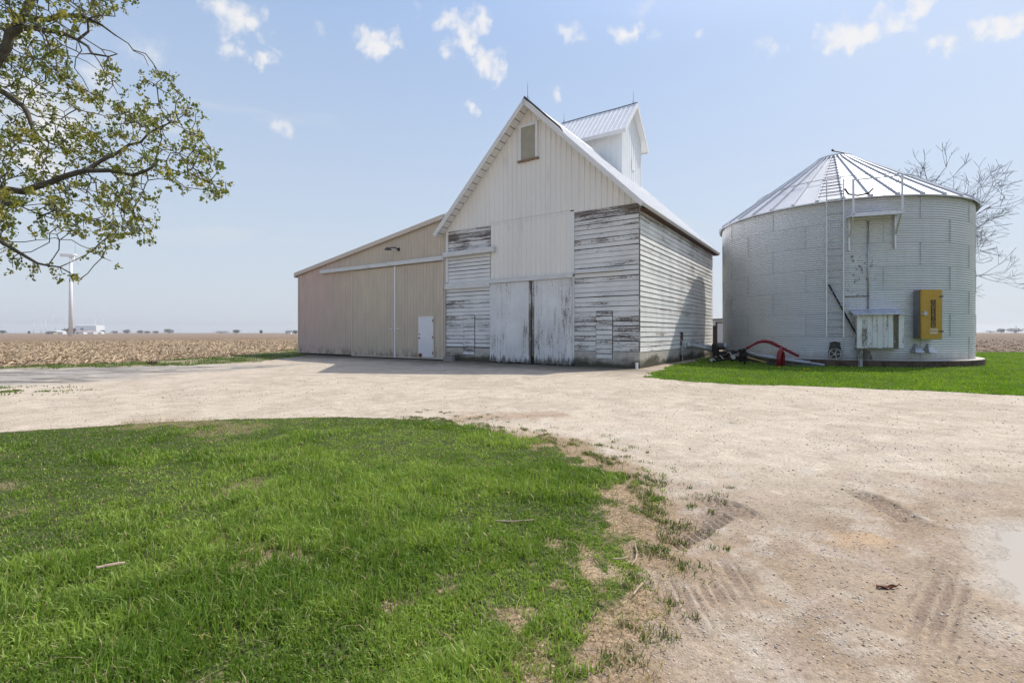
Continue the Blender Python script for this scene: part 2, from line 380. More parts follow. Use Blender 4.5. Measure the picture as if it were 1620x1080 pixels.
th = np.radians(th); rr = [.3, .6, .9, 1.2]
while rr[-1] < 90: rr.append(rr[-1] + max(.013, .0075*rr[-1]))
while rr[-1] < 9000: rr.append(rr[-1]*1.06)
rr = np.array(rr); NR, NT = len(rr), len(th)
TT, RR = np.meshgrid(th, rr); GX = RR*np.sin(TT); GY = RR*np.cos(TT); GZ = height(GX, GY)
def soil_cols(X, Y):
    n = fbm(X, Y, .35, 5); n2 = fbm(X+50, Y, 1.4, 5); n3 = fbm(X, Y+80, 5.5, 4); r = np.hypot(X, Y); tr, td = near_track(X, Y)
    mixc = lambda a, b, t: a*(1-t[..., None]) + np.array(b)*t[..., None]
    g = np.broadcast_to(np.array([.525, .45, .355]), X.shape+(3,)).copy()
    mud = sstep(4.9, 3.6, Y+.9*(n2-.5)-.12*X)*sstep(.45, .60, n2*.5+.30)                       # tan packed earth in front
    mud = np.maximum(mud*.8, sstep(5.1, 4.0, Y+1.2*(n2-.5)+.25*np.abs(X-2))*(.72+.28*sstep(.35, .6, n2)))
    g = mixc(g, [.29, .21, .138], np.clip(mud, 0, 1)*.95)
    g = mixc(g, [.42, .35, .27], sstep(.48, .62, n2)*.55)
    g = mixc(g, [.58, .53, .46], sstep(.54, .70, n3)*.3*sstep(12, 5, r))
    g = mixc(g, [.36, .28, .22], sstep(.56, .70, fbm(X-9, Y+4, 3.1, 5))*.55*sstep(7.5, 4.5, Y))
    d, _ = segdist(X, Y, [gp(745, 660), gp(800, 658), gp(868, 655)]); g = mixc(g, [.36, .26, .18], sstep(.55, .1, d+.5*(n3-.5))*.75)
    d, _ = segdist(X, Y, [gp(1330, 855), gp(1385, 850)]); g = mixc(g, [.46, .31, .17], sstep(.18, .0, d+.3*(n3-.5))*.5)
    g = mixc(g, [.24, .18, .135], np.clip(tr*(.62+.26*td), 0, .9))
    grey = sstep(-11.2, -13.6, X+1.3*(n-.5)*2-.55*(Y-15))*sstep(9.8, 12.5, Y)*sstep(22.5, 19., Y)   # dull old stone beside the field
    grey = grey*sstep(.30, .55, n2+.1)
    g = mixc(g, [.32, .30, .28], grey*.8); g = mixc(g, [.13, .12, .10], grey*sstep(.50, .62, fbm(X*.5, Y*2.2, 1.6, 5))*.8)
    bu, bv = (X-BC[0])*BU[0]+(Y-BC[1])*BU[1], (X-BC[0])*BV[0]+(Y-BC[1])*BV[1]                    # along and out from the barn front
    g = mixc(g, [.15, .125, .092], sstep(-4.2, -.3, bv+1.2*(n2-.5))*sstep(-2.5, .5, bu)*sstep(24, 21, bu)*.85*sstep(.2, .55, n2+.2))  # barn's shade on the ground, darkened into the soil colour
    g = mixc(g, [.44, .36, .28], sstep(.8, .2, np.abs(bu+.5))*sstep(-1, 0, bv)*.8)
    dp, _ = segdist(X, Y, PUD + PUD[:1]); s = np.where(inpoly(X, Y, PUD), dp, -dp); wet = sstep(-.22, .03, s+.08*(n3-.5))
    g = mixc(g, [.40, .345, .28], wet*.9)
    dl, _ = segdist(X, Y, LAWN[8:20]); g = mixc(g, [.34, .245, .165], sstep(.62, .12, dl+.75*(n2-.5)+.3*(n3-.5))*.92*sstep(-1.4, -.2, X)*sstep(7.2, 6.2, Y))
    cv = cover(X, Y); lawn = mixc(mixc(np.broadcast_to(np.array([.33, .24, .155]), X.shape+(3,)).copy(), [.41, .31, .20], sstep(.4, .6, n3)*.7), [.075, .095, .03], sstep(.1, .75, cv))
    side = mixc(np.broadcast_to(np.array([.075, .125, .022]), X.shape+(3,)).copy(), [.15, .17, .05], sstep(.5, .7, n2)*.5)
    verge = mixc(np.broadcast_to(np.array([.10, .14, .035]), X.shape+(3,)).copy(), [.36, .30, .20], sstep(.42, .60, n2)*.85)
    fl = mixc(np.broadcast_to(np.array([.24, .165, .105]), X.shape+(3,)).copy(), [.36, .26, .175], sstep(.4, .65, n2)*.8)
    fl = mixc(fl, [.235, .185, .15], sstep(0, 25, X)*.75)
    fl = mixc(fl, [.28, .21, .15], sstep(60, 400, r)*.7)
    return g, lawn, side, verge, fl, wet
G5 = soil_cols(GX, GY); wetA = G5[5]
# cells
I = np.arange(NR-1)[:, None]*NT; J = np.arange(NT)[None, :]; Jn = (J+1) % NT
Q = np.stack([I+J, I+NT+J, I+NT+Jn, I+Jn], -1)
cxg = (GX[:-1]+GX[1:])/2; cyg = (GY[:-1]+GY[1:])/2; cid = classify(cxg, cyg)
V = np.stack([GX, GY, GZ], -1).reshape(-1, 3)
GNAMES = [('driveway', 'gravel'), ('lawn', 'soil'), ('side_lawn', 'soil'), ('grass_verge', 'soil'), ('field', 'field')]
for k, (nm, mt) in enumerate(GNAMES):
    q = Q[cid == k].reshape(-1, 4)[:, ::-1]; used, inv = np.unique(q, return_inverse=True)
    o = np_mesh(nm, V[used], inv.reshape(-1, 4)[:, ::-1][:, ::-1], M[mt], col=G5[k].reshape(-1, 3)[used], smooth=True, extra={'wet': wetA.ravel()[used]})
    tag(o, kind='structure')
# little disc under the camera
b = MB(); b.add([(0, 0, 0)]+[(.3*math.sin(a), .3*math.cos(a), float(height(np.array([.3*math.sin(a)]), np.array([.3*math.cos(a)]))[0])) for a in th], [(0, 1+(i+1) % NT, 1+i) for i in range(NT)])
o = b.build('ground', M['gravel']); tag(o, kind='structure'); o.data.attributes.new('Col', 'FLOAT_COLOR', 'POINT').data.foreach_set('color', np.tile([.5, .44, .37, 1], NT+1).astype('f'))

# puddle
m = Mt('muddy_water', .12, 0., .35); m.set('Base Color', (.44, .38, .30)); m.bump(m.noise(m.co(), 9., 2.), .002, .3); M['water'] = m.m
b = MB(); pc = [(p[0], p[1]) for p in PUD]; cxm = sum(p[0] for p in pc)/len(pc); cym = sum(p[1] for p in pc)/len(pc)
pc = [(cxm+(p[0]-cxm)*1.5, cym+(p[1]-cym)*1.5) for p in pc]
b.add([(*p, -.022) for p in pc], [tuple(range(len(pc)))[::-1]]); o = b.build('puddle', M['water']); tag(o, kind='structure')

# ------------------------------------------------------------------ grass, straw and stones (nobody could count them)
def blades(name, X, Y, L, W, col, lean=.5, mat='blade'):
    n = len(X); z = height(X, Y)-.004; a = rng.random(n)*2*math.pi; t = rng.random(n)*2*math.pi; ln = lean*np.abs(rng.normal(.6, .5, n))
    dx, dy = np.cos(a), np.sin(a); lx, ly = np.cos(t)*ln, np.sin(t)*ln
    V = np.zeros((n, 5, 3))
    for i, (f, w) in enumerate(((0, .5), (0, -.5), (.55, .42), (.55, -.42), (1, 0))):
        bend = f*f; zz = f*np.sqrt(np.clip(1-(ln*bend*.75)**2, .12, 1))
        V[:, i, 0] = X+dx*W*w+lx*L*bend; V[:, i, 1] = Y+dy*W*w+ly*L*bend; V[:, i, 2] = z+L*zz
    k = np.arange(n)[:, None]*5
    C = np.repeat(col[:, None, :], 5, 1); C[:, :2] *= .8
    o = np_mesh(name, V.reshape(-1, 3), k+np.array([[0, 1, 3, 2]]), M[mat], tris=k+np.array([[2, 3, 4]]), col=C.reshape(-1, 3))
    return tag(o, kind='stuff')
def grass_col(X, Y, base, light, dry, pdry):
    n = len(X); c = np.tile(np.array(base), (n, 1)); t = sstep(.36, .62, .55*fbm(X, Y, .8, 4)+.45*fbm(X+40, Y, 3.1, 3))*.85 + rng.random(n)*.35
    t = np.clip(t, 0, 1.1); c = c*(1-t[:, None]) + np.array(light)*t[:, None]; d = rng.random(n) < pdry; c[d] = np.array(dry)*(.7+.6*rng.random((d.sum(), 1)))
    return c*(.75+.5*rng.random((n, 1)))
# front lawn: thick near the camera, thinner and broader further away
N = 540000; th_ = np.radians(rng.uniform(-66, 30, N)); r_ = 1.15*np.exp(rng.random(N)*math.log(13/1.15)); X = r_*np.sin(th_); Y = r_*np.cos(th_)
x1, y1 = lawnwob(X, Y); keep = (sdist(X, Y) > -.5) & (np.abs(X) < Y*1.6+1) & (Y > .9)
bb = cover(X, Y); edge = np.clip(sdist(X, Y), 0, 9)
keep &= rng.random(N) < bb*1.05
clump = fbm(X, Y, 9., 2); keep &= rng.random(N) < .30+.9*sstep(.35, .6, clump)
X, Y, clump, r_, edge = X[keep], Y[keep], clump[keep], r_[keep], edge[keep]
big = fbm(X, Y, 1.1, 3); L = (.028+.048*rng.random(len(X)))*(.5+1.0*sstep(.38, .62, big))*(.55+.45*sstep(0, .5, edge)); W = (.0042+.0045*rng.random(len(X)))*(1+.11*np.clip(r_-2, 0, 8))
tag(blades('grass_blades', X, Y, L, W, grass_col(X, Y, (.130, .225, .026), (.295, .405, .078), (.46, .39, .20), .045), .95))
N = 60000; X = rng.uniform(-6, 1.6, N); Y = 1.5+6.3*rng.random(N)**1.5; keep = (sdist(X, Y) > -.3) & (rng.random(N) < (1-cover(X, Y))*.9+.04); X, Y = X[keep], Y[keep]
blades('dry_thatch', X, Y, .03+.05*rng.random(len(X)), .0025+.0025*rng.random(len(X)), np.array([[.46, .36, .22]])*(.6+.7*rng.random((len(X), 1))), 2.2)
# stray tufts spreading on to the gravel
N = 60000; k = rng.integers(0, 700, N); tx = rng.random(700); P = LAWN[7:20]
sl = [math.dist(a, b_) for a, b_ in zip(P[:-1], P[1:])]; cs = np.cumsum([0]+sl)
tt = tx*cs[-1]; si = np.clip(np.searchsorted(cs, tt)-1, 0, len(sl)-1); fr = (tt-cs[si])/np.array(sl)[si]
P = np.array(P); c0 = P[si]*(1-fr[:, None])+P[si+1]*fr[:, None]; off = np.abs(rng.normal(0, .30, 700))*(.5+rng.random(700)); ang = rng.uniform(-.9, .9, 700)
nx = np.clip(P[si+1]-P[si], -9, 9); nrm = np.stack([-nx[:, 1], nx[:, 0]], -1)*-1; nrm = -nrm/np.linalg.norm(nrm, axis=1)[:, None]
nrm = np.where((c0[:, :1]-(-2) > 0), np.abs(nrm)*np.sign(np.array([[1., 1.]])), nrm)
c1 = c0 + nrm*off[:, None]; s_ = .015+.05*rng.random(700)**2
X = c1[k, 0]+rng.normal(0, 1, N)*s_[k]; Y = c1[k, 1]+rng.normal(0, 1, N)*s_[k]
keep = (~inpoly(X, Y, LAWN)) & (rng.random(N) < .5*sstep(.45, .62, fbm(X, Y, 4.5, 3))); X, Y = X[keep], Y[keep]
blades('grass_tufts', X, Y, .012+.03*rng.random(len(X)), .004+.003*rng.random(len(X)), grass_col(X, Y, (.07, .13, .025), (.14, .19, .05), (.36, .30, .17), .25), .8)
# the side lawn round the bin
N = 260000; Y = 5+31*rng.random(N)**1.35; X = 3.5+rng.random(N)*(Y*1.75+2); xs, ys = wobble(X, Y, .28)
bx = (X-BC[0])*BU[0]+(Y-BC[1])*BU[1]; inb = (bx > -.1) & ((X-BC[0])*BV[0]+(Y-BC[1])*BV[1] > 0)
keep = inpoly(xs, ys, SIDE) & (np.hypot(X-BINC[0], Y-BINC[1]) > BR+.33) & ~inb; X, Y = X[keep], Y[keep]
blades('grass_blades', X, Y, .03+.045*rng.random(len(X)), .016+.012*rng.random(len(X)), grass_col(X, Y, (.15, .275, .02), (.25, .385, .036), (.32, .30, .10), .02), .55)
# verge beside the tan shed, and a few weeds on the old stone
N = 60000; X = rng.uniform(-24, -9, N); Y = rng.uniform(15, 46, N); xv, yv = wobble(X, Y, .8)
keep = inpoly(xv, yv, VERGE) & (rng.random(N) < sstep(.62, .46, fbm(X+50, Y, 1.4, 5))+.12)
X2 = rng.normal(-12.2, .8, 3500); Y2 = rng.normal(11.7, .35, 3500); k2 = rng.random(3500) < sstep(.45, .6, fbm(X2, Y2, 2.5, 3))
X = np.concatenate([X[keep], X2[k2]]); Y = np.concatenate([Y[keep], Y2[k2]])
blades('grass_blades', X, Y, (.03+.06*rng.random(len(X)))*np.where(X > -12.9, .55, 1.), .02+.015*rng.random(len(X)), grass_col(X, Y, (.09, .165, .03), (.15, .22, .05), (.36, .30, .17), .15), .7)
# corn stalk litter
N = 150000; sideR = rng.random(N) < .25; r_ = 16*np.exp(rng.random(N)*math.log(130/16)); th_ = np.where(sideR, rng.uniform(.56, 1.02, N), rng.uniform(-1.02, -.28, N)); X = r_*np.sin(th_); Y = r_*np.cos(th_)
keep = in_field(*wobble(X, Y, .5)) & (rng.random(N) < .35+.8*sstep(.4, .6, fbm(X, Y, 1.3, 3))); X, Y, r_ = X[keep], Y[keep], r_[keep]
n = len(X); L = .10+.28*rng.random(n)**1.5; W = (.018+.03*rng.random(n))*(1+r_/110); a = rng.random(n)*math.pi; up = np.where(rng.random(n) < .12, rng.uniform(.3, 1.2, n), rng.uniform(-.2, .3, n))
ux, uy, uz = np.cos(a)*np.cos(up), np.sin(a)*np.cos(up), np.sin(up); sx, sy = -np.sin(a), np.cos(a); tilt = rng.uniform(-.8, .8, n)
z0 = height(X, Y)+.03; V_ = np.zeros((n, 4, 3))
for i, (p, q) in enumerate(((-.5, -.5), (.5, -.5), (.5, .5), (-.5, .5))):
    V_[:, i, 0] = X+ux*L*p+sx*W*q; V_[:, i, 1] = Y+uy*L*p+sy*W*q; V_[:, i, 2] = z0+np.maximum(uz, 0)*L*.5+uz*L*p+W*q*tilt
cl = np.array([.42, .315, .20])*(.55+.75*rng.random((n, 1))); cl = cl*np.where(X[:, None] > 0, np.array([.85, .85, .9]), 1.)
o = np_mesh('corn_stubble', V_.reshape(-1, 3), np.arange(n)[:, None]*4+np.array([[0, 1, 2, 3]]), M['straw'], col=np.repeat(cl, 4, 0)); tag(o, kind='stuff')
# loose stones and clods on the drive
N = 90000; th_ = np.radians(rng.uniform(-58, 58, N)); r_ = 1.5*np.exp(rng.random(N)*math.log(16/1.5)); X = r_*np.sin(th_); Y = r_*np.cos(th_)
keep = (classify(X, Y) == 0) & (rng.random(N) < .25+sstep(.42, .62, fbm(X, Y, 2.2, 4))*.9) & ~inpoly(X, Y, pc); X, Y, r_ = X[keep], Y[keep], r_[keep]; n = len(X)
S = (.0014+.0055*rng.random(n)**4)*(1+.13*np.clip(r_-2, 0, 12)); ph = rng.random((n, 6))*.7+.65
dirs = np.array([[1, 0, 0], [0, 1, 0], [-1, 0, 0], [0, -1, 0], [0, 0, .7], [0, 0, -.7]]); a = rng.random(n)*6.28
D = dirs[None]*ph[..., None]*S[:, None, None]; ca, sa = np.cos(a)[:, None], np.sin(a)[:, None]
V_ = np.stack([X[:, None]+D[..., 0]*ca-D[..., 1]*sa, Y[:, None]+D[..., 0]*sa+D[..., 1]*ca, (height(X, Y)+S*.25)[:, None]+D[..., 2]], -1)
k = np.arange(n)[:, None]*6; tri = np.concatenate([k+np.array([[i, (i+1) % 4, 4]]) for i in range(4)]+[k+np.array([[(i+1) % 4, i, 5]]) for i in range(4)])
u = rng.random((n, 1)); cl = np.where(u < .66, np.array([[.62, .56, .48]]), np.where(u < .92, np.array([[.44, .35, .27]]), np.array([[.16, .12, .09]])))*(.75+.5*rng.random((n, 1)))
o = np_mesh('gravel_stones', V_.reshape(-1, 3), np.zeros((0, 4), int), M['pebble'], tris=tri, col=np.repeat(cl, 6, 0)); tag(o, kind='stuff')

# ------------------------------------------------------------------ barn (local x runs right along the front, y goes into the building)
AZ = math.atan2(-BU[1], -BU[0])
barn = empty('barn', (*BC, 0), AZ, 'tall white gabled barn with peeling clapboards and a roof cupola', 'barn')
BL = 13.15
def ribbed(b, xa, xb, zb, zt, y=0., pitch=.25, w=.05, d=.034, br=()):
    xs = []; x = xa
    while x < xb:
        xs += [(x, 0.), (x+pitch-w, 0.), (x+pitch-w*.75, d), (x+pitch-w*.25, d)]; x += pitch
    xs = [p for p in xs if p[0] < xb-.004] + [(xb, 0.)] + [(q, 0.) for q in br if xa < q < xb]; xs.sort()
    vs = []
    for x, dd in xs: vs += [(x, y-dd, zb(x) if callable(zb) else zb), (x, y-dd, zt(x) if callable(zt) else zt)]
    b.add(vs, [(2*i, 2*i+2, 2*i+3, 2*i+1) for i in range(len(xs)-1)]); return b
gab = lambda x: 6.5 + 4.98*(1-abs(x+5)/5)
def clap(b, xa, xb, z0, z1, pitch=.2, wear=0., wfun=None, y=0., segs=1, gap=.03):
    k = 0; n = max(1, round((z1-z0)/pitch)); p = (z1-z0)/n
    for k in range(n):
        za = z0+k*p+gap*random.uniform(.4, 1.3); zb_ = z0+(k+1)*p+.002; o1 = random.uniform(.016, .034); b.w = wear+random.uniform(-.05, .05)+(wfun(za) if wfun else 0)
        xs = [xa+(xb-xa)*i/segs for i in range(segs+1)]; vs = []; dz = random.uniform(-.004, .004)
        for i, x in enumerate(xs):
            e = dz*(1 if i % 2 else -1)+random.uniform(-.003, .003)
            vs += [(x, y-o1, za+e), (x, y-.008, zb_+e*.3), (x, y+.015, za+e)]
        fs = []
        for i in range(segs): a = 3*i; fs += [(a, a+3, a+4, a+1), (a, a+2, a+5, a+3)]
        fs += [(0, 1, 2), (3*segs, 3*segs+2, 3*segs+1)]; b.add(vs, fs)
# inner core carries the wall skins and shows dark through the gaps
b = MB(); b.prism([(-9.96, .02), (-.04, .02), (-.04, 6.42), (-5, 11.38), (-9.96, 6.42)], .02, BL-.03); b.build('frame', M['dark'], barn)
b = MB(); ribbed(b, -9.97, -7.17, 6.46, gab, -.03, br=(-5,)); ribbed(b, -7.17, -2.82, lambda x: 6.56, gab, -.03, br=(-5,)); ribbed(b, -2.82, 0, 6.48, gab, -.03)
ribbed(b, -7.17, -2.98, 3.86, 6.555, -.022); 
b.build('gable_wall', M['metal_white'], barn)
b = MB(); b.box(-2.98, -2.80, -.065, -.01, 3.9, 6.5); b.box(-9.98, -9.82, -.06, -.015, 3.9, 6.46); b.box(-9.98, -.02, -.045, -.02, 6.44, 6.475); b.build('wall_trim', M['trim'], barn)
# clapboard front, left and right of the doors, split round the little hatches
wear_r = lambda z: .12*max(0, (z-5.9)/.6) + .035*(z > 5.0) + (.05 if .6 < z < 2.0 else 0)
b = MB(); clap(b, -2.80, -.0, .64, 6.44, .198, .0, wear_r, segs=5); b.build('clapboard_wall', M['clap'], barn)
for za, zb, wr in ((.68, 3.56, .0), (3.86, 5.16, -.05), (5.40, 6.44, .09)):
    b = MB(); clap(b, -9.97 if za < 1 else -9.82, -7.2, za, zb, .198, wr, None, segs=4); b.build('clapboard_wall', M['clap'], barn)
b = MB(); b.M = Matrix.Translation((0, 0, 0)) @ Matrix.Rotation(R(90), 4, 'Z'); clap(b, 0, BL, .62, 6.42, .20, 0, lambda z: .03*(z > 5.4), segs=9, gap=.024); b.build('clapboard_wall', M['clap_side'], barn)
b = MB(); b.w = .16; b.box(-.02, .024, -.028, .02, .62, 6.42); b.build('corner_board', M['doorwood'], barn)
# hatches low in the clapboards
for (xa, xb, za, zb) in ((-1.80, -1.11, .34, 2.25), (-8.83, -8.14, .30, 2.23)):
    b = MB(); clap(b, xa, xb, za, zb, .195, .06, None, -.035, 2, .03); h = b.build('hatch', M['clap'], barn)
    b = MB(); b.box(xa-.012, xb+.012, -.028, -.006, zb, zb+.03); b.box(xa-.018, xa, -.036, -.006, za, zb); b.box(xb, xb+.018, -.036, -.006, za, zb); b.box(xa+.003, xb-.003, -.041, -.036, za+.01, zb-.01); b.build('hatch_frame', M['dark'], h)
# foundation
b = MB(); b.box(-9.96, -7.2, -.03, .2, -.1, .66); b.box(-2.82, .02, -.03, .2, -.1, .64); b.box(-.18, .02, .2, BL, -.1, .62); b.each('foundation', M['concrete'], barn)
# the pair of sliding doors
for (xa, xb, zb, wr) in ((-7.15, -5.03, .03, .018), (-4.74, -2.88, .02, .03)):
    b = MB(); n = 15; w = (xb-xa)/n
    for i in range(n):
        b.w = wr+random.uniform(-.03, .03); x0 = xa+i*w; o1 = random.uniform(.0, .003)
        b.box(x0+.0015, x0+w-.0015, -.085-o1, -.05, zb+random.uniform(-.02, .04), 3.70)
    d = b.build('sliding_door', M['doorwood'], barn)
    b = MB(); b.box(xa, xb, -.049, -.035, zb+.08, 3.69); b.build('door_backing', M['dark'], d)
b = MB(); b.w = .12; b.box(-5.02, -4.93, -.07, -.03, .03, 3.7); b.box(-4.86, -4.755, -.10, -.03, .35, 3.7); b.build('door_post', M['doorwood'], barn)
b = MB(); b.box(-2.86, -2.80, -.09, -.0, .1, 3.75); b.box(-7.2, -7.155, -.06, 0, .1, 3.75); b.each('door_jamb', M['doorwood'], barn)
# rails the doors hang from
b = MB(); b.M = Matrix.Translation((-9.98, 0, 3.70)); b.box(0, 2.80, -.13, -.035, -.15, .17); b.build('door_rail', M['beam'], barn, bevel=.012)
b = MB(); b.box(-7.17, -2.84, -.16, -.04, 3.71, 3.90); b.box(-7.17, -2.84, -.17, -.155, 3.70, 3.74); b.build('door_rail', M['beam'], barn, bevel=.01)
b = MB(); b.box(-2.83, -.62, -.11, -.035, 3.86, 3.95); b.build('door_rail', M['beam'], barn, bevel=.008)
b = MB(); b.box(-10.0, -6.90, -.24, -.04, 5.16, 5.40); b.box(-10.02, -9.95, -.26, -.05, 5.14, 5.42); b.box(-6.95, -6.87, -.26, -.05, 5.13, 5.42); b.build('door_rail', M['beam'], barn, bevel=.02)
# gable window
b = MB(); b.box(-5.55, -5.43, -.11, -.02, 9.12, 10.72); b.box(-4.68, -4.56, -.11, -.02, 9.12, 10.72); b.box(-5.55, -4.56, -.105, -.02, 10.60, 10.74)
wf = b.build('window', M['trim'], barn); b = MB(); b.box(-5.43, -4.68, -.08, -.03, 9.12, 10.6); b.build('window_panel', M['window'], wf)
b = MB(); b.box(-5.6, -4.52, -.16, -.02, 9.05, 9.12); b.build('window_sill', M['sill'], wf)
# roof: two slabs with ribs, white barge boards, boarded soffit
OH = .52; sl = 4.98/5; ca = math.atan(sl); SLn = 5.34/math.cos(ca)
roof = None
for side in (1, -1):
    b = MB(); b.M = Matrix.Translation((-5, 0, 11.62)) @ Matrix.Rotation(ca if side > 0 else math.pi-ca, 4, 'Y')
    fl = 1 if side > 0 else -1
    z0, z1 = (-.10, 0) if side > 0 else (0, .10)
    b.box(0, SLn, -OH, BL+OH, z0, z1)
    y = -OH+.1
    while y < BL+OH-.06:
        b.box(.02, SLn+.01, y, y+.04, (z1 if side > 0 else z0-.022), (z1+.022 if side > 0 else z0)); y += .28
    rs = b.build('roof', M['roof_white'], barn)
    b = MB(); b.M = Matrix.Translation((-5, 0, 11.62)) @ Matrix.Rotation(ca if side > 0 else math.pi-ca, 4, 'Y')
    q0, q1 = (-.17, .012) if side > 0 else (-.012, .17)
    b.box(-.0, SLn+.02, -OH-.035, -OH-.002, q0, q1); b.box(.0, SLn+.01, -OH-.055, -OH-.034, q0 if side < 0 else q1-.09, q1 if side > 0 else q0+.09)
    b.build('barge_board', M['trim'], rs)
    b = MB(); b.M = Matrix.Translation((-5, 0, 11.62)) @ Matrix.Rotation(ca if side > 0 else math.pi-ca, 4, 'Y')
    s0, s1 = (-.135, -.102) if side > 0 else (.102, .135)
    b.box(.15, SLn-.03, -OH, -.05, s0, s1)
    sf = b.build('soffit', M['trim'], rs); b = MB(); b.M = Matrix.Translation((-5, 0, 11.62)) @ Matrix.Rotation(ca if side > 0 else math.pi-ca, 4, 'Y'); xx = .48
    while xx < SLn-.1: b.box(xx, xx+.03, -OH+.01, -.06, s0-.004 if side > 0 else s1, s0 if side > 0 else s1+.004); xx += .38
    b.build('soffit_joints', M['dgrey'], sf); sf.children[0]['kind'] = 'stuff'
    b = MB(); b.M = Matrix.Translation((-5, 0, 11.62)) @ Matrix.Rotation(ca if side > 0 else math.pi-ca, 4, 'Y')
    b.box(SLn-.02, SLn+.03, -OH+.02, BL+OH, q0*.72 if side > 0 else -.01, .0 if side > 0 else q1*.72); b.build('fascia', M['trim'], rs)
    if side > 0:
        b = MB(); b.box(-.02, .28, .03, BL+OH-.05, 6.16, 6.20)
        yy = .3
        while yy < BL: b.box(.02, .26, yy, yy+.06, 6.20, 6.29); yy += .75
        b.build('eave_soffit', M['rust_wood'], rs)
        b = MB(); b.tube([(-4.95, -OH-.06, 11.66), (-4.5, -OH-.065, 11.22), (-3.9, -OH-.07, 10.62), (-3.2, -OH-.07, 9.93), (-3.05, -OH-.07, 9.72)], [.05, .045, .05, .04, .015], 6); b.build('rake_flashing', M['cable'], rs)
    else:
        b = MB(); b.M = Matrix.Translation((-5, 0, 0)); b.prism([(-.22, 11.42), (0, 11.66), (.22, 11.42), (.22, 11.45), (0, 11.70), (-.22, 11.45)], -OH-.02, BL+OH); b.build('ridge_cap', M['roof_white'], rs)
def rod(parent, x, y, z, h=.75):
    b = MB(); b.tube([(x, y, z), (x, y, z+h)], [.012, .006], 5); b.tube([(x-.09, y, z), (x, y, z+.22), (x+.09, y, z)], .008, 4); b.build('lightning_rod', M['cable'], parent)
rod(barn, -4.98, -.25, 11.66)
# cupola across the ridge
cx0, cx1, cy0, cy1 = -7.9, -3.6, 7.45, 10.5; ez, pz = 12.9, 14.55; cym_ = (cy0+cy1)/2
b = MB(); b.M = Matrix.Identity(4); ribbed(b, cx0, cx1, 8.5, ez, cy0, pitch=.31, d=.02)
b.M = Matrix.Translation((cx1, 0, 0)) @ Matrix.Rotation(R(90), 4, 'Z')
ribbed(b, cy0, cy1, 9.4, lambda q: ez+(pz-ez)*(1-abs(q-cym_)/(cym_-cy0)), 0, pitch=.31, d=.02, br=(cym_,))
b.M = Matrix.Identity(4); b.box(cx0+.02, cx1-.03, cy0+.03, cy1-.02, 8.5, ez-.02)
b.box(cx1-.06, cx1+.03, cy0-.03, cy0+.06, 9.8, ez); b.box(cx1-.06, cx1+.03, cy1-.06, cy1+.03, 9.4, ez)
cup = b.build('cupola', M['cupola_white'], barn)
b = MB(); b.box(cx1+.005, cx1+.05, 8.93, 9.4, 10.9, 11.5); b.build('cupola_hatch', M['white'], cup)
b = MB(); ov = .42; rise = (pz-ez)/(cym_-cy0)
for sgn in (1, -1):
    ya, yb = cym_, (cy0-ov if sgn > 0 else cy1+ov); zb = pz+.14-rise*abs(yb-ya)
    b.M = Matrix.Identity(4)
    p = [(cx0-.3, ya, pz+.14), (cx1+.35, ya, pz+.14), (cx1+.35, yb, zb), (cx0-.3, yb, zb)]; q = [(x, y, z-.10) for x, y, z in p]
    b.add(p+q, [(0, 1, 2, 3) if sgn < 0 else (3, 2, 1, 0), (4, 5, 6, 7), (0, 4, 5, 1), (1, 5, 6, 2), (2, 6, 7, 3), (3, 7, 4, 0)])
    xx = cx0-.2
    while xx < cx1+.3:
        b.add([(xx, ya, pz+.145), (xx+.05, ya, pz+.145), (xx+.05, yb, zb+.005), (xx, yb, zb+.005), (xx+.012, ya, pz+.185), (xx+.038, ya, pz+.185), (xx+.038, yb, zb+.045), (xx+.012, yb, zb+.045)],
              [(4, 5, 6, 7), (0, 3, 7, 4), (1, 5, 6, 2), (3, 2, 6, 7)]); xx += .30
cr = b.build('cupola_roof', M['roof_white'], cup)
b = MB()
for sgn in (1, -1):
    yb = cy0-ov-.01 if sgn > 0 else cy1+ov+.01; zb = pz+.14-rise*abs(yb-cym_)
    b.add([(cx1+.37, cym_, pz+.16), (cx1+.37, yb, zb+.01), (cx1+.37, yb, zb-.24), (cx1+.37, cym_, pz-.10), (cx1+.33, cym_, pz+.16), (cx1+.33, yb, zb+.01), (cx1+.33, yb, zb-.24), (cx1+.33, cym_, pz-.10)],
          [(0, 1, 2, 3), (7, 6, 5, 4), (0, 4, 5, 1), (1, 5, 6, 2), (2, 6, 7, 3)])
    b.box(cx0-.3, cx1+.33, yb-.01, yb+.02, zb-.2, zb+.0)
b.build('cupola_trim', M['trim'], cr)
b = MB(); b.tube([(cx0-.3, cym_, pz+.17), (-6, cym_, pz+.19), (-4.6, cym_, pz+.17), (cx1+.35, cym_, pz+.19)], .03, 5); b.build('ridge_cable', M['cable'], cr)
rod(cup, cx1+.1, cym_, pz+.15); rod(cup, cx0-.15, cym_, pz+.15, .65)

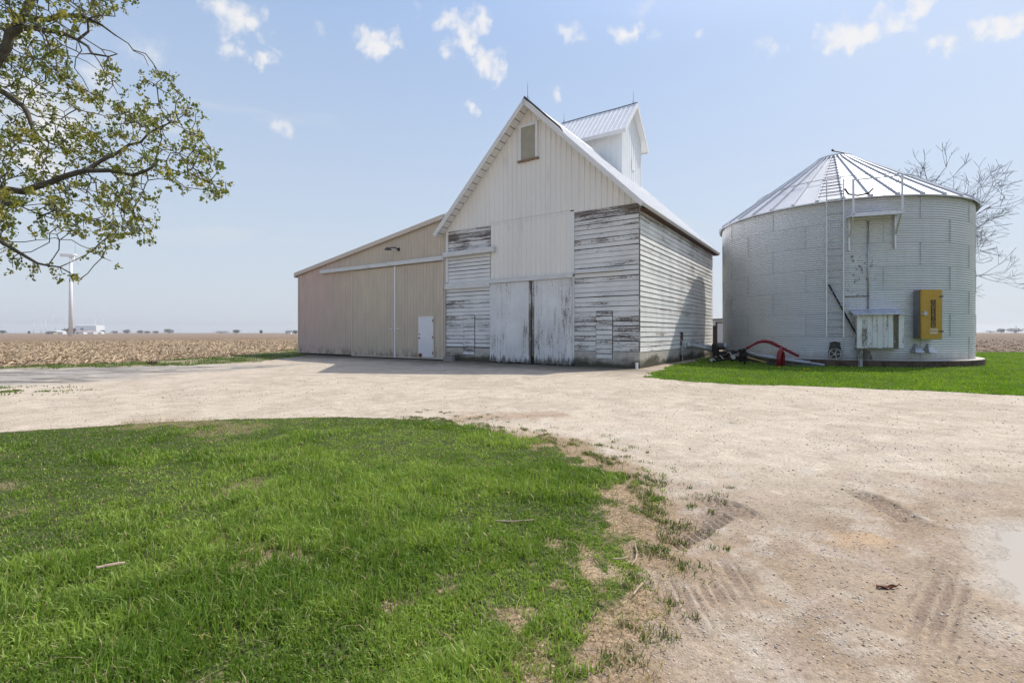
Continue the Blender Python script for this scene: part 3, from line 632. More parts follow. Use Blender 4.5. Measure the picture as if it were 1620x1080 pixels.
# ------------------------------------------------------------------ tan lean-to shed
shed = empty('lean_to_shed', (*BC, 0), AZ, 'tan metal lean-to shed with big sliding doors joined to the white barn', 'shed')
zt = lambda x: 5.25 + (x+22.73)*(7.27-5.25)/12.7
b = MB(); b.prism([(-22.68, .15), (-10.03, .15), (-10.03, zt(-10)-.1), (-22.68, 5.1)], .0, BL); b.build('frame', M['dark'], shed)
b = MB(); ribbed(b, -22.73, -10.02, .1, lambda x: zt(x)-.02, -.04, .23, .045, .018)
b.M = Matrix.Translation((-22.73, 0, 0)) @ Matrix.Rotation(R(-90), 4, 'Z'); ribbed(b, -BL, .04, .1, 5.2, 0, .23, .045, .018); b.build('wall', M['tan'], shed)
for xa, xb in ((-17.13, -13.60), (-13.50, -10.13)):
    b = MB(); ribbed(b, xa, xb, .07, 4.98, -.13, .23, .045, .018); b.box(xa, xb, -.128, -.07, .07, 4.98); d = b.build('sliding_door', M['tan'], shed)
    b = MB(); e = xb if xa < -15 else xa; b.box(*( (xb-.0, xb+.055) if xa < -15 else (xa-.055, xa)), -.155, -.07, .05, 5.0)
    b.build('door_trim', M['white'], d)
    b = MB(); b.box(xa-.08 if xa < -15 else xb-.0, xa if xa < -15 else xb+.07, -.16, -.06, .05, 5.0); b.box(xa, xb, -.152, -.131, .05, .10); b.build('edge_trim', M['tan_trim'], d)
    b = MB(); hx = xb-.32 if xa < -15 else xa+.12; b.box(hx, hx+.2, -.19, -.152, 1.58, 1.63); b.build('handle', M['white'], d)
b = MB(); b.box(-13.60, -13.50, -.17, -.10, .05, 5.0); b.build('meeting_strip', M['white'], shed)
b = MB(); b.box(-11.74, -10.72, -.19, -.155, .13, 2.22); md = b.build('door', M['door_paint'], shed, bevel=.006)
b = MB(); b.box(-11.80, -11.74, -.18, -.135, .1, 2.28); b.box(-10.72, -10.66, -.18, -.135, .1, 2.28); b.box(-11.74, -10.72, -.18, -.135, 2.22, 2.28); b.build('door_frame', M['tan_trim'], md)
b = MB(); b.ring((-11.66, -.2, 1.12), 0, .035, -.04, .01, 10); b.ring((-11.66, -.2, 1.32), 0, .03, -.02, .01, 10); b.each('handle', M['rust'], md)
b = MB(); b.box(-10.75, -10.70, -.2, -.16, .3, .42); b.box(-10.75, -10.70, -.2, -.16, 1.1, 1.22); b.box(-10.75, -10.70, -.2, -.16, 1.95, 2.07); b.each('hinge', M['rust'], md)
b = MB(); b.add([(-11.735, -.1925, .14), (-11.49, -.1925, .14), (-11.47, -.1925, .27), (-11.54, -.1925, .34), (-11.68, -.1925, .31), (-11.735, -.1925, .29)], [tuple(range(6))]); b.build('rust_patch', M['rust'], md)
b = MB(); b.M = Matrix.Translation((-20.1, 0, 5.13)); b.box(0, 10.1, -.27, -.06, -.10, .11); b.box(.0, 10.1, -.285, -.27, -.10, -.03); b.build('door_rail', M['beam'], shed, bevel=.01)
b = MB(); sh = (7.27-5.25)/12.7
for (o0, o1, mt, nm) in ((0, .10, 'roof_white', 'roof'), (-.16, .07, 'tan_trim', 'roof_trim')):
    b = MB(); xa, xb = -22.95, -9.35
    y0, y1 = (-.14, BL+.2) if nm == 'roof' else (-.17, -.10)
    P = [(xa, zt(xa)+o0), (xb if nm == 'roof' else -10.0, zt(xb if nm == 'roof' else -10.)+o0), (xb if nm == 'roof' else -10.0, zt(xb if nm == 'roof' else -10.)+o1), (xa, zt(xa)+o1)]
    if nm == 'roof': b.prism(P, y0, y1)
    else: b.prism(P, -.19, -.142); b.box(-22.99, -22.955, -.19, BL+.2, 4.98, 5.28)
    b.build(nm, M[mt], shed)
b = MB(); b.box(-22.75, -22.66, -.07, -.0, .1, 5.2); b.box(-10.11, -9.99, -.09, .0, .1, 5.1); b.each('corner_trim', M['tan_trim'], shed)
b = MB(); b.tube([(-13.35, -.06, 5.90), (-13.42, -.25, 5.98), (-13.6, -.42, 5.98)], .03, 6); b.box(-13.42, -13.28, -.09, -.05, 5.82, 5.98); lamp = b.build('lamp', M['black'], shed)
b = MB(); b.M = Matrix.Translation((-13.70, -.5, 5.86)); b.lathe([(.02, .14), (.10, .12), (.19, .03), (.20, 0), (.18, 0), (.09, .1)], 14); b.build('lamp_shade', M['dgrey'], lamp)
b = MB(); b.box(-22.6, -10.05, -.02, .3, -.06, .10); b.build('base_gap_shade', M['dark'], shed)  # dark strip standing in for the shaded gap under the wall
b = MB(); b.M = Matrix.Translation((*[BC[i]+9.45*BU[i]-.38*BV[i] for i in (0, 1)], .1)) @ Matrix.Rotation(AZ+.06, 4, 'Z')
b.box(-.28, .28, -.12, .12, -.12, .12); o = b.build('concrete_block', M['stone_block'], bevel=.015); tag(o, 'grey concrete block on the ground at the joint of tan shed and white barn', 'block')
b = MB(); b.tube([(BC[0]-.14, BC[1]-.12, -.02), (BC[0]-.14, BC[1]-.12, .24)], .055, 12); o = b.build('pipe_stub', M['white'], smooth=False); tag(o, 'short white pipe stub standing at the corner of the barn foundation', 'pipe')

# ------------------------------------------------------------------ grain bin
BX, BY = BINC; gb = empty('grain_bin', (BX, BY, 0), 0, 'round corrugated steel grain bin with a ribbed cone roof', 'grain bin')
def binhit(px, py, rad=BR):
    r = ray(px); a = r*r+1; bq = -2*(r*BX+BY); c = BX*BX+BY*BY-rad*rad; Y = (-bq-math.sqrt(max(bq*bq-4*a*c, 0)))/(2*a)
    return math.atan2(Y-BY, r*Y-BX), (HY-py)/F*Y+HC
def bf0(ang, rad=BR):                              # facade frame on the bin: x right, y into the bin, z up
    return Matrix.Translation((rad*math.cos(ang), rad*math.sin(ang), 0)) @ Matrix.Rotation(ang+math.pi/2, 4, 'Z')
KS = 1.024
def bf(ang, rad=BR): return bf0(ang, rad) @ Matrix.Translation((0, 0, HC*(1-KS))) @ Matrix.Scale(KS, 4)
a_st, _ = binhit(1362, 440); M['bin'] = bin_wall_mat(a_st)
Z0, RING = .274, .962; WT = Z0+7*RING; prof = []; pit = RING/10
for i in range(70*6+1): prof.append((BR+.013*math.cos(2*math.pi*i/6), Z0+i*pit/6))
b = MB(); b.lathe(prof, 180); b.build('wall', M['bin'], gb, smooth=True)
b = MB(); b.lathe([(BR+.32, -.1), (BR+.32, .245), (BR+.30, .271), (0, .274)], 96); b.build('foundation', M['bin_concrete'], gb)
b = MB()
for k in range(7):
    z = Z0+k*RING
    if k: b.lathe([(BR+.012, z-.004), (BR+.0165, z), (BR+.012, z+.004)], 180)
    for q in range(12):
        ang = (q+.5*(k % 2))*math.pi/6
        b.M = bf0(ang); b.box(-.006, .006, -.016, .0, z+.01, z+RING-.01)
        for j in range(9): b.box(-.011, .011, -.026, -.0165, z+.065+j*.1, z+.09+j*.1)
        b.M = Matrix.Identity(4)
b.build('sheet_seams', M['seam'], gb)
# cone roof
NP = 36; er, cr_ = BR+.17, .74; zE, zC = WT-.02, 10.25
b = MB(); b.lathe([(er, zE-.06), (er, zE), (cr_, zC)], NP); br_ = b.build('roof', M['bin_roof'], gb)
for k in range(NP):
    a = 2*math.pi*k/NP; b = MB(); ca2, sa2 = math.cos(a), math.sin(a); P = []
    for (rr_, z, w) in ((er+.012, zE, .062), (cr_, zC, .035)):
        for s, hh in ((-1, 0), (-.8, .085), (.8, .085), (1, 0)): P.append((rr_*ca2-sa2*w*s, rr_*sa2+ca2*w*s, z+hh))
    b.add(P, [(0, 1, 5, 4), (1, 2, 6, 5), (2, 3, 7, 6), (0, 3, 2, 1), (4, 5, 6, 7)]); b.build('roof_rib', M['bin_roof'], br_)
b = MB(); b.lathe([(cr_+.06, zC-.03), (cr_+.06, zC+.09), (cr_-.02, zC+.10), (.05, zC+.32), (.0, zC+.33)], 32); b.build('roof_cap', M['bin_roof'], br_)
b = MB(); b.tube([(-.15, -.2, zC+.42), (.1, -.35, zC+.30), (.55, -.5, zC+.12)], .03, 6); b.tube([(-.15, -.2, zC+.42), (-.22, -.16, zC+.50)], .05, 6); b.build('cap_lever', M['black'], br_)
cz = lambda r_: zE+(er-r_)/(er-cr_)*(zC-zE)
b = MB(); b.tube([(3.6*math.cos(t), 3.6*math.sin(t), cz(3.6)+.14) for t in np.linspace(0, 2*math.pi, 73)], .016, 5, False)
for k in range(NP): a = 2*math.pi*k/NP; b.bar((3.6*math.cos(a), 3.6*math.sin(a), cz(3.6)+.02), (3.6*math.cos(a), 3.6*math.sin(a), cz(3.6)+.14), .02, .02)
b.build('roof_ring', M['grey'], br_)
# roof ladder between two ribs, wall ladder below it
aL, _ = binhit(1321, 400); aR = round(aL/(2*math.pi/NP)-.5)*(2*math.pi/NP)+math.pi/NP
b = MB()
for i in range(14):
    r_ = er-.25-i*.31; w = math.sin(math.pi/NP)*r_
    if r_ < cr_+.1: break
    b.M = bf0(aR, 0); b.tube([(-w, -r_, cz(r_)+.10), (w, -r_, cz(r_)+.10)], .014, 5)
b.each('roof_rung', M['dgrey'], br_)
b = MB(); b.M = bf(aL)
for s in (-.29, .29):
    b.box(s-.022, s+.022, -.20, -.165, 1.2, 7.65)
    for z in np.arange(1.6, 6.9, .94): b.box(s-.015, s+.015, -.165, .0, z, z+.03)
ld = b.build('ladder', M['galv'], gb); b = MB(); b.M = bf(aL)
for i in range(22): b.tube([(-.29, -.18, 1.35+i*.29), (.29, -.18, 1.35+i*.29)], .011, 5)
b.each('rung', M['grey'], ld)
# platform under the eave
aP, zP = binhit(1379, 350); zP = 6.08; b = MB(); b.M = bf(aP)
b.box(-.86, .86, -.62, .16, zP-.05, zP); b.box(-.86, .86, -.64, -.60, zP-.10, zP+.04); pl = b.build('platform', M['galv'], gb)
b = MB(); b.M = bf(aP)
for s in (-.80, .80): b.box(s-.035, s+.035, -.64, -.59, zP-.05, 7.45)
b.box(-.835, .835, -.635, -.595, 7.42, 7.47); b.tube([(.80, -.6, 7.44), (.55, -.2, 7.05), (.3, .2, 6.95)], .018, 5); b.build('railing', M['galv'], pl)
for s in (-.78, .78):
    b = MB(); b.M = bf(aP)
    b.bar((s, -.58, zP-.08), (s, -.0, 5.25), .05, .05); b.box(s-.03, s+.03, -.05, .08, 4.75, zP-.05); b.build('bracket', M['galv'], pl)
b = MB(); b.M = bf(aP); b.tube([(-.95, -.1, 7.25), (-.85, -.2, 7.0), (-.55, -.25, 6.9), (-.2, -.25, 6.95), (0, -.15, 7.15)], .035, 6); b.build('hose', M['black'], pl)
# conduit, hatch plate, leaning rod
aC, _ = binhit(1373, 440); b = MB(); b.M = bf(aC); b.tube([(0, -.05, 2.35), (0, -.05, 5.9)], .028, 8); b.build('conduit', M['grey'], gb, True)
b = MB(); a2, z2 = binhit(1356, 470); b.M = bf(a2); b.box(-.42, .42, -.02, .0, 2.85, 2.88); b.build('hatch_plate', M['dgrey'], gb)
b = MB(); p0, zz0 = binhit(1311, 450); p1, zz1 = binhit(1354, 530)
b.tube([bf0(p0) @ Vector((0, -.10, zz0)), bf0((p0+p1)/2) @ Vector((0, -.17, (zz0+zz1)/2)), bf0(p1) @ Vector((0, -.2, zz1))], .035, 6); b.build('brace_rod', M['black'], gb)
# yellow inspection door
aY, _ = binhit(1463, 490); W2 = .47
b = MB(); b.M = bf(aY); b.box(-.45, .41, -.24, .10, 1.18, 3.06); yb = b.build('access_door', M['midgrey'], gb, bevel=.015)
b = MB(); b.M = bf(aY); b.box(-.42, .42, -.315, -.245, 1.15, 3.08); dp_ = b.build('door_panel', M['yellow'], yb, bevel=.012)
b = MB(); b.M = bf(aY); b.ring((-.30, -.33, 2.15), 0, .085, -.04, .02, 18); b.bar((-.30, -.38, 2.15), (-.47, -.36, 2.12), .05, .05); b.build('handle', M['grey'], dp_)
b = MB(); b.M = bf(aY)
for z in (1.42, 2.78): b.box(.30, .44, -.345, -.31, z, z+.055)
b.each('hinge', M['dgrey'], dp_)
b = MB(); b.M = bf(aY); b.box(-.05, .15, -.3175, -.3155, 1.60, 2.68); b.build('name_band', M['decal_dark'], dp_)
def lettering(txt, size, name, mat, parent, Mx):
    cu = bpy.data.curves.new(name, 'FONT'); cu.body = txt; cu.size = size; cu.extrude = .001; cu.align_x = 'CENTER'; cu.align_y = 'CENTER'; cu.offset = .004
    t = bpy.data.objects.new('t', cu); COL.objects.link(t); dg = bpy.context.evaluated_depsgraph_get(); me = bpy.data.meshes.new_from_object(t.evaluated_get(dg))
    bpy.data.objects.remove(t); me.transform(Mx @ Matrix.Rotation(R(90), 4, 'X')); me.materials.clear(); me.materials.append(mat); return me
import bmesh
bm = bmesh.new()
for i, ch in enumerate('SUPERIOR'):
    me = lettering(ch, .175, 'letters', M['decal_tan'], dp_, bf(aY) @ Matrix.Translation((.05, -.319, 2.61-i*.134)) @ Matrix.Diagonal((1.25, 1, .92, 1))); bm.from_mesh(me)
me = bpy.data.meshes.new('lettering'); bm.to_mesh(me); bm.free(); me.materials.append(M['decal_tan']); o = bpy.data.objects.new('lettering', me); COL.objects.link(o); o.parent = dp_
b = MB(); b.M = bf(aY)                              # two rows of worn, unreadable white print
for row, (z, ws) in enumerate(((1.47, (.05, .03, .02, .05, .05, .03)), (1.35, (.045, .05, .045, .05, .045)))):
    x = -.07
    for w in ws: b.box(x, x+w, -.3172, -.3155, z+random.uniform(0, .012), z+.08); x += w+.014
b.build('worn_print', M['decal_white'], dp_)
# small gusset plates below the door
b = MB()
for px in (1447, 1467):
    a, z = binhit(px, 553); b.M = bf(a); b.add([(-.16, -.02, .62), (.22, -.02, .62), (.0, -.02, .98), (-.16, -.26, .62), (.22, -.26, .62)], [(0, 3, 2), (3, 4, 2), (4, 1, 2), (0, 1, 4, 3)])
b.each('spout_plate', M['grey'], gb)
# pulley drive low on the wall
aD, _ = binhit(1321, 556); b = MB(); b.M = bf(aD); b.box(-.18, .18, -.10, .02, .35, 1.0); pd = b.build('drive_guard', M['dgrey'], gb)
for (z, rad, nm) in ((.52, .23, 'pulley'), (.86, .16, 'pulley')):
    b = MB(); b.M = bf(aD); b.ring((0, -.2, z), rad-.03, rad, -.05, .05, 28); b.ring((0, -.2, z), 0, .05, -.06, .08, 12)
    for k in range(5):
        a = 2*math.pi*k/5; b.bar((0, -.2, z), ((rad-.02)*math.cos(a), -.2, z+(rad-.02)*math.sin(a)), .035, .03)
    b.build(nm, M['grey'] if rad > .2 else M['dgrey'], pd)
b = MB(); b.M = bf(aD); pts = [(-.235*math.cos(t), -.2, .52-.235*math.sin(t)) for t in np.linspace(-.15, math.pi+.15, 14)]+[(.165*math.cos(t), -.2, .86+.165*math.sin(t)) for t in np.linspace(.1, math.pi-.1, 10)]
b.tube(pts+pts[:1], .014, 5, False); b.build('drive_belt', M['black'], pd)

# white plank box on a post beside the bin
bxY = 19.7; p = at(1390, 580, bxY); th0 = bf(binhit(1390, 520)[0]).to_euler().z
wb = empty('control_box', (p.x, p.y, 0), th0-.10, 'peeling white plank box with a tin lid on a post against the grain bin', 'box')
b = MB(); n = 9; xa, xb = -.80, .75; w = (xb-xa)/n
for i in range(n):
    b.w = random.uniform(-.04, .06)+(.10 if i == 7 else 0)+(.06 if i in (2,) else 0); b.box(xa+i*w+.003, xa+(i+1)*w-.003, -.30-random.uniform(0, .01), -.27, .78+random.uniform(-.02, .02), 2.12)
b.w = .05; b.box(xa, xa+.03, -.268, .35, .8, 2.12); b.box(xb-.03, xb, -.268, .35, .8, 2.12); b.box(xa+.031, xb-.031, .3, .34, .8, 2.1); b.box(xa+.031, xb-.031, -.266, .3, .80, .84)
b.build('plank_box', M['boxwood'], wb)
b = MB(); n = 30
for i in range(n):
    x0, x1 = -.97+i*1.68/n, -.97+(i+1)*1.68/n; z = lambda x: .012*math.sin(x*40)
    for (ya, yb, za, zb) in ((-.50, .4, 2.15, 2.42),): b.add([(x0, ya, za+z(x0)), (x1, ya, za+z(x1)), (x1, yb, zb+z(x1)), (x0, yb, zb+z(x0)), (x0, ya, za-.03+z(x0)), (x1, ya, za-.03+z(x1))], [(0, 1, 2, 3), (4, 5, 1, 0)])
b.box(.60, .92, -.40, .3, 2.122, 2.145); b.build('lid', M['lid'], wb)
b = MB(); b.w = .11; b.box(-.74, -.60, -.22, -.08, -.05, .8); b.box(-.50, -.37, -.12, .02, -.05, .8); b.bar((-.42, -.1, .78), (-.1, .1, .05), .06, .06); b.each('post', M['boxwood'], wb)

# ------------------------------------------------------------------ augers between barn and bin
ga = at(1235, 580, 19.9); aug = empty('grain_auger', (ga.x, ga.y, 0), 0, 'grey grain auger tube lying by the bin with a red hoop frame', 'auger')
L_ = lambda px, py, Y: at(px, py, Y) - Vector((ga.x, ga.y, 0))
b = MB(); b.tube([L_(1181, 559, 21.3), L_(1230, 567, 20.7), L_(1282, 574.5, 20.1)], .10, 14); b.tube([L_(1280, 574.2, 20.1), L_(1304, 577.5, 19.85)], .06, 10); b.build('auger_tube', M['auger'], aug, True)
b = MB(); hoop = [(1180, 551.5, 21.1), (1190, 546, 21.), (1198, 541.8, 20.9), (1205, 539.9, 20.8), (1212, 539.7, 20.75), (1219, 541.3, 20.7), (1226, 544.5, 20.6), (1240, 551.5, 20.45), (1252, 557.5, 20.3), (1264, 563.5, 20.15)]
b.tube([L_(*q) for q in hoop], [.055, .05, .06, .072, .075, .075, .07, .065, .06, .05], 10); b.build('hoop_frame', M['red'], aug, True)
b = MB(); u0 = L_(1232, 581, 19.75); u1 = L_(1238.5, 580, 20.1)
b.tube([(u0.x, u0.y, 0), (u0.x, u0.y, .45), (u0.x*.8+u1.x*.2, u0.y*.8+u1.y*.2, .60), ((u0.x+u1.x)/2, (u0.y+u1.y)/2, .66), (u0.x*.2+u1.x*.8, u0.y*.2+u1.y*.8, .60), (u1.x, u1.y, .45), (u1.x, u1.y, 0)], .085, 10)
b.tube([((u0.x+u1.x)/2, (u0.y+u1.y)/2, .66), L_(1236, 549, 20.45)], .05, 8); b.build('upright', M['red'], aug, True)
b = MB(); c = L_(1175, 560, 21.3); b.M = Matrix.Translation(c) @ Matrix.Rotation(.4, 4, 'Z'); b.box(-.10, .14, -.12, .12, -.34, .10); b.box(-.18, .04, -.16, .10, .10, .22); b.tube([(-.1, 0, .15), (.12, 0, .2)], .07, 10); b.tube([(0, -.1, -.3), (.02, -.1, -.55)], .05, 6); b.ring((-.05, -.18, -.05), 0, .13, -.06, .02, 14)
b.build('gearbox', M['black'], aug, bevel=.02)
b = MB(); b.tube([L_(1166, 556, 21.5), L_(1150, 561, 21.8), L_(1134, 567, 22.1), L_(1122, 571.5, 22.3)], .05, 8); b.tube([L_(1172, 566, 21.3), L_(1150, 568, 21.5), L_(1128, 572, 21.9)], .04, 6); b.tube([L_(1148, 554, 21.9), L_(1180, 557, 21.2)], .03, 6); b.tube([L_(1155, 560, 21.5), L_(1158, 571, 21.3)], .05, 6); b.build('drawbar', M['black'], aug, True)
b = MB(); c = L_(1159, 565, 21.2); b.M = Matrix.Translation(c); b.ring((0, 0, 0), 0, .085, -.1, .06, 14); b.M = Matrix.Translation(L_(1124.5, 569.5, 21.9)); b.ring((0, 0, 0), 0, .07, -.06, .05, 14); b.each('roller', M['grey'], aug)
b = MB(); b.tube([L_(1154, 557, 21.4), L_(1158, 562.5, 21.2), L_(1162, 566, 21.1)], .022, 6); b.tube([L_(1139, 562, 21.7), L_(1145, 568, 21.5)], .02, 6); b.tube([L_(1127, 566, 22), L_(1132, 571, 21.8)], .02, 6); b.each('lever', M['grey'], aug)
ym = at(1190, 570, 20.8); st = MB(); st.tube([at(1180, 562, 21.15), at(1182, 564.6, 21.1), at(1212, 573.2, 20.55)], .022, 6); o = st.build('yellow_pipe', simple('faded_yellow_pipe', (.55, .42, .16), .6)); tag(o, 'thin faded yellow pipe leaning low under the grey auger tube', 'pipe')
b = MB(); b.tube([at(1212, 574.5, 20.8), at(1260, 578.0, 20.2), at(1308, 580.0, 19.7)], .045, 8); o = b.build('black_pipe', M['dgrey'], smooth=True); tag(o, 'dark weathered pipe lying in the grass along the bin base', 'pipe')

gm = at(1135, 570, 24.2); un = empty('unloading_auger', (gm.x, gm.y, 0), 0, 'pale grey auger tube with an electric motor running to the barn wall', 'auger')
L_ = lambda px, py, Y: at(px, py, Y) - Vector((gm.x, gm.y, 0))
b = MB(); b.tube([L_(1080, 545.5, 24.6), L_(1098, 546, 24.5), L_(1136, 555, 24.0)], [.13, .13, .12], 14); b.tube([L_(1083, 546, 24.6), L_(1095, 546, 24.5)], .16, 14); b.build('auger_tube', simple('pale_galvanised_tube', (.50, .50, .50), .45, .5, var=.2, scale=5, dirt=(.26, .18, .13)), un, True)
b = MB(); b.tube([L_(1094, 538, 24.4), L_(1128, 547.5, 24.1)], .02, 5); b.tube([L_(1092, 541, 24.4), L_(1126, 548, 24.1)], .014, 5); b.each('control_rod', M['grey'], un)
b = MB(); b.tube([L_(1133, 547.5, 23.9), L_(1148, 547.5, 23.7)], .17, 16); b.box(*[0]*2, *[0]*2, *[0]*2) if False else None; b.build('motor', M['dgrey'], un, True)
b = MB(); b.tube([L_(1146.5, 547, 23.7), L_(1150.5, 546.5, 23.62)], [.16, .13], 16); b.build('motor_cap', simple('blue_grey_cap', (.36, .42, .45), .5, .3), un, True)
b = MB(); c = L_(1133, 552, 23.9); b.M = Matrix.Translation(c); b.box(-.16, .10, -.12, .12, -.14, .26); b.box(-.1, .5, -.1, .1, -.3, -.12); b.tube([(.2, 0, -.15), (.25, -.05, -.72)], .05, 6); b.tube([(-.1, 0, -.15), (-.2, -.05, -.72)], .05, 6); b.build('motor_mount', M['black'], un)

er_ = at(1077, 569, 23.62); rz = empty('electric_riser', (er_.x, er_.y, 0), AZ, 'dark post with a grey switch box beside the barn side wall', 'post')
b = MB(); b.box(-.09, .09, -.06, .06, -.05, 1.42); b.build('post', M['rust_wood'], rz)
b = MB(); b.box(.04, .20, -.20, -.065, .32, .78); b.box(.07, .17, -.21, -.2, .38, .7); b.tube([(.03, -.1, 1.05), (.10, -.12, .98), (.12, -.12, .75)], .025, 6); b.tube([(.11, -.12, .34), (.11, -.12, -.03)], .03, 6); b.build('switch_box', M['grey'], rz)
# posts and lumber behind the gap
pp = at(1130.5, 560, 31.5); b = MB(); b.M = Matrix.Translation((pp.x, pp.y, 0)); b.box(-.08, .08, -.08, .08, -.05, 1.85); o = b.build('wooden_post', M['rust_wood']); tag(o, 'dark brown wooden post behind the barn corner in the narrow gap', 'post')
pp = at(1129, 566, 26.2); b = MB(); b.M = Matrix.Translation((pp.x, pp.y, 0)) @ Matrix.Rotation(.4, 4, 'Z'); b.box(-.2, -.02, -.06, .06, -.02, .42); b.box(.07, .14, -.05, .05, -.02, .2); b.box(-.22, .2, -.08, .08, -.02, .10); o = b.build('lumber_scrap', M['tan_wood']); tag(o, 'bare tan lumber scrap on the ground below the motor', 'lumber')
# white shed beyond the gap
ws = empty('white_shed', (17.9, 43.5, 0), -.12, 'small white shed seen beyond the gap between barn and bin', 'shed')
b = MB(); b.box(-.5, 3.2, 0, 3, -.05, 2.55); b.build('wall', M['white'], ws)
b = MB(); b.prism([(-.65, 2.55), (3.35, 2.55), (3.35, 2.72), (-.65, 2.62)], -.15, 3.1); b.build('roof', M['dgrey'], ws)
b = MB(); b.box(.42, .56, -.05, -.004, 0, 2.35); b.box(1.4, 1.54, -.05, -.004, 0, 2.35); b.box(.56, 1.4, -.05, -.004, 2.25, 2.35); b.build('door_frame', M['rust_wood'], ws)

# ------------------------------------------------------------------ trees
def tube_graph(nodes, par, rad, sides=5):
    """frusta along every parent link of a branch graph"""
    nodes = np.array(nodes); par = np.array(par); rad = np.array(rad); k = np.where(par >= 0)[0]
    A, B = nodes[par[k]], nodes[k]; ra, rb = np.minimum(rad[par[k]], rad[k]*1.35), rad[k]
    d = B-A; d /= np.linalg.norm(d, axis=1)[:, None]+1e-9; ref = np.where(np.abs(d[:, 2:]) < .9, np.array([[0, 0, 1.]]), np.array([[1., 0, 0]])); u = np.cross(d, ref); u /= np.linalg.norm(u, axis=1)[:, None]; w = np.cross(d, u)
    V = np.zeros((len(k), 2*sides, 3))
    for i in range(sides):
        c, s = math.cos(2*math.pi*i/sides), math.sin(2*math.pi*i/sides); V[:, i] = A-d*ra[:, None]*.3+(u*c+w*s)*ra[:, None]; V[:, sides+i] = B+d*rb[:, None]*.3+(u*c+w*s)*rb[:, None]
    base = np.arange(len(k))[:, None]*2*sides; q = np.concatenate([base+np.array([[i, (i+1) % sides, sides+(i+1) % sides, sides+i]]) for i in range(sides)])
    return V.reshape(-1, 3), q
def leaf_cloud(P, per, spread, size, cols, droop=.3):
    n = len(P)*per; C = np.repeat(P, per, 0)+rng.normal(0, 1, (n, 3))*spread; a = rng.random(n)*6.28; e = rng.uniform(-1.2, .9, n)-droop
    ax = np.stack([np.cos(a)*np.cos(e), np.sin(a)*np.cos(e), np.sin(e)], -1); q = rng.normal(0, 1, (n, 3)); sd = np.cross(ax, q); sd /= np.linalg.norm(sd, axis=1)[:, None]+1e-9
    s = (size*(.55+.8*rng.random(n)))[:, None]; up = np.cross(ax, sd)*s*.18
    V = np.stack([C-ax*s*.5, C+sd*s*.34+up, C+ax*s*.5, C-sd*s*.34+up], 1)
    cc = np.array(cols)[rng.integers(0, len(cols), len(P))]; cc = np.repeat(cc, per, 0)*(.65+.7*rng.random((n, 1)))
    k = np.arange(n)[:, None]*4; t = np.concatenate([k+np.array([[0, 1, 2]]), k+np.array([[0, 2, 3]])])
    return V.reshape(-1, 3), t, np.repeat(cc, 4, 0)
# near tree: trunk just left of the frame, limbs reaching in
TB = Vector((-7.6, 4.9, 0))
lt = empty('leafing_tree', TB, 0, 'big tree with young olive leaves and limbs reaching in at left', 'tree')
OUT = [(-160, -140), (190, -140), (215, 0), (190, 22), (140, 40), (100, 62), (108, 92), (128, 128), (150, 140), (152, 112), (168, 92), (205, 112), (252, 103), (282, 122), (288, 158), (322, 158), (332, 180), (322, 205), (346, 245), (366, 300), (345, 318), (310, 312),
       (268, 312), (262, 335), (242, 352), (256, 372), (226, 388), (205, 372), (186, 392), (192, 424), (172, 428), (152, 402), (146, 378), (120, 372), (96, 362), (80, 372), (40, 372), (20, 395), (8, 418), (-160, 420)]
def samp(n):
    o = []
    px = rng.uniform(-160, 370, n*6); py = rng.uniform(-140, 430, n*6); k = inpoly(px, py, OUT); px, py = px[k], py[k]
    den = .35+.65*sstep(.36, .60, fbm(px, py, .022, 3)); den = den*(.6+.4*sstep(330, 60, px)); k = rng.random(len(px)) < den; px, py = px[k][:n], py[k][:n]
    k = ~((px > 96) & (px < 134) & (py > 374)); px, py = px[k], py[k]
    D = 5.3+2.2*(fbm(px+99, py, .012, 2)-.5)+rng.normal(0, .38, len(px)); D = np.clip(D, 4.1, 6.2)
    return px, py, D
px, py, D = samp(2500); ATT = np.stack([(px-CX)/F*D, D, (HY-py)/F*D+HC], -1)
ex = np.array([tuple(at(a_, b_, d_)) for a_, b_, d_ in [(20, 425, 5), (50, 420, 5), (75, 421, 5), (90, 432, 5), (112, 437, 5), (124, 444, 5), (38, 415, 5), (60, 432, 5), (15, 405, 5)] for _ in range(2)]); ex += rng.normal(0, .03, ex.shape); ATT = np.concatenate([ATT, ex])
# unseen crown above and left of the frame
cr2 = rng.normal(0, 1, (500, 3)); cr2 = cr2/np.linalg.norm(cr2, axis=1)[:, None]*rng.random((500, 1))**.4*np.array([2.6, 2.2, 2.4])+np.array([-8.3, 4.9, 6.6]); ATT = np.concatenate([ATT, cr2])
nodes = []; par = []; minr = []
def chain(pts, p0, r0, r1):
    n0 = len(pts); prev = p0
    for i, p in enumerate(pts):
        a = Vector(nodes[prev]) if prev >= 0 else None; p = Vector(p)
        st_ = max(1, int((p-a).length/.12)) if a is not None else 1
        for j in range(1, st_+1):
            q = p if a is None else a.lerp(p, j/st_)+Vector(rng.normal(0, .012, 3)); nodes.append(tuple(q)); par.append(prev); minr.append(r0+(r1-r0)*(i+j/st_)/n0); prev = len(nodes)-1
    return prev
def near(p): return int(np.argmin(np.linalg.norm(np.array(nodes)-np.array(p), axis=1)))
chain([TB, TB+Vector((.05, .02, 1.0)), TB+Vector((.12, .05, 2.0)), TB+Vector((.1, 0, 3.2)), TB+Vector((-.1, -.1, 4.6)), TB+Vector((-.4, .1, 6.4))], -1, .34, .10)
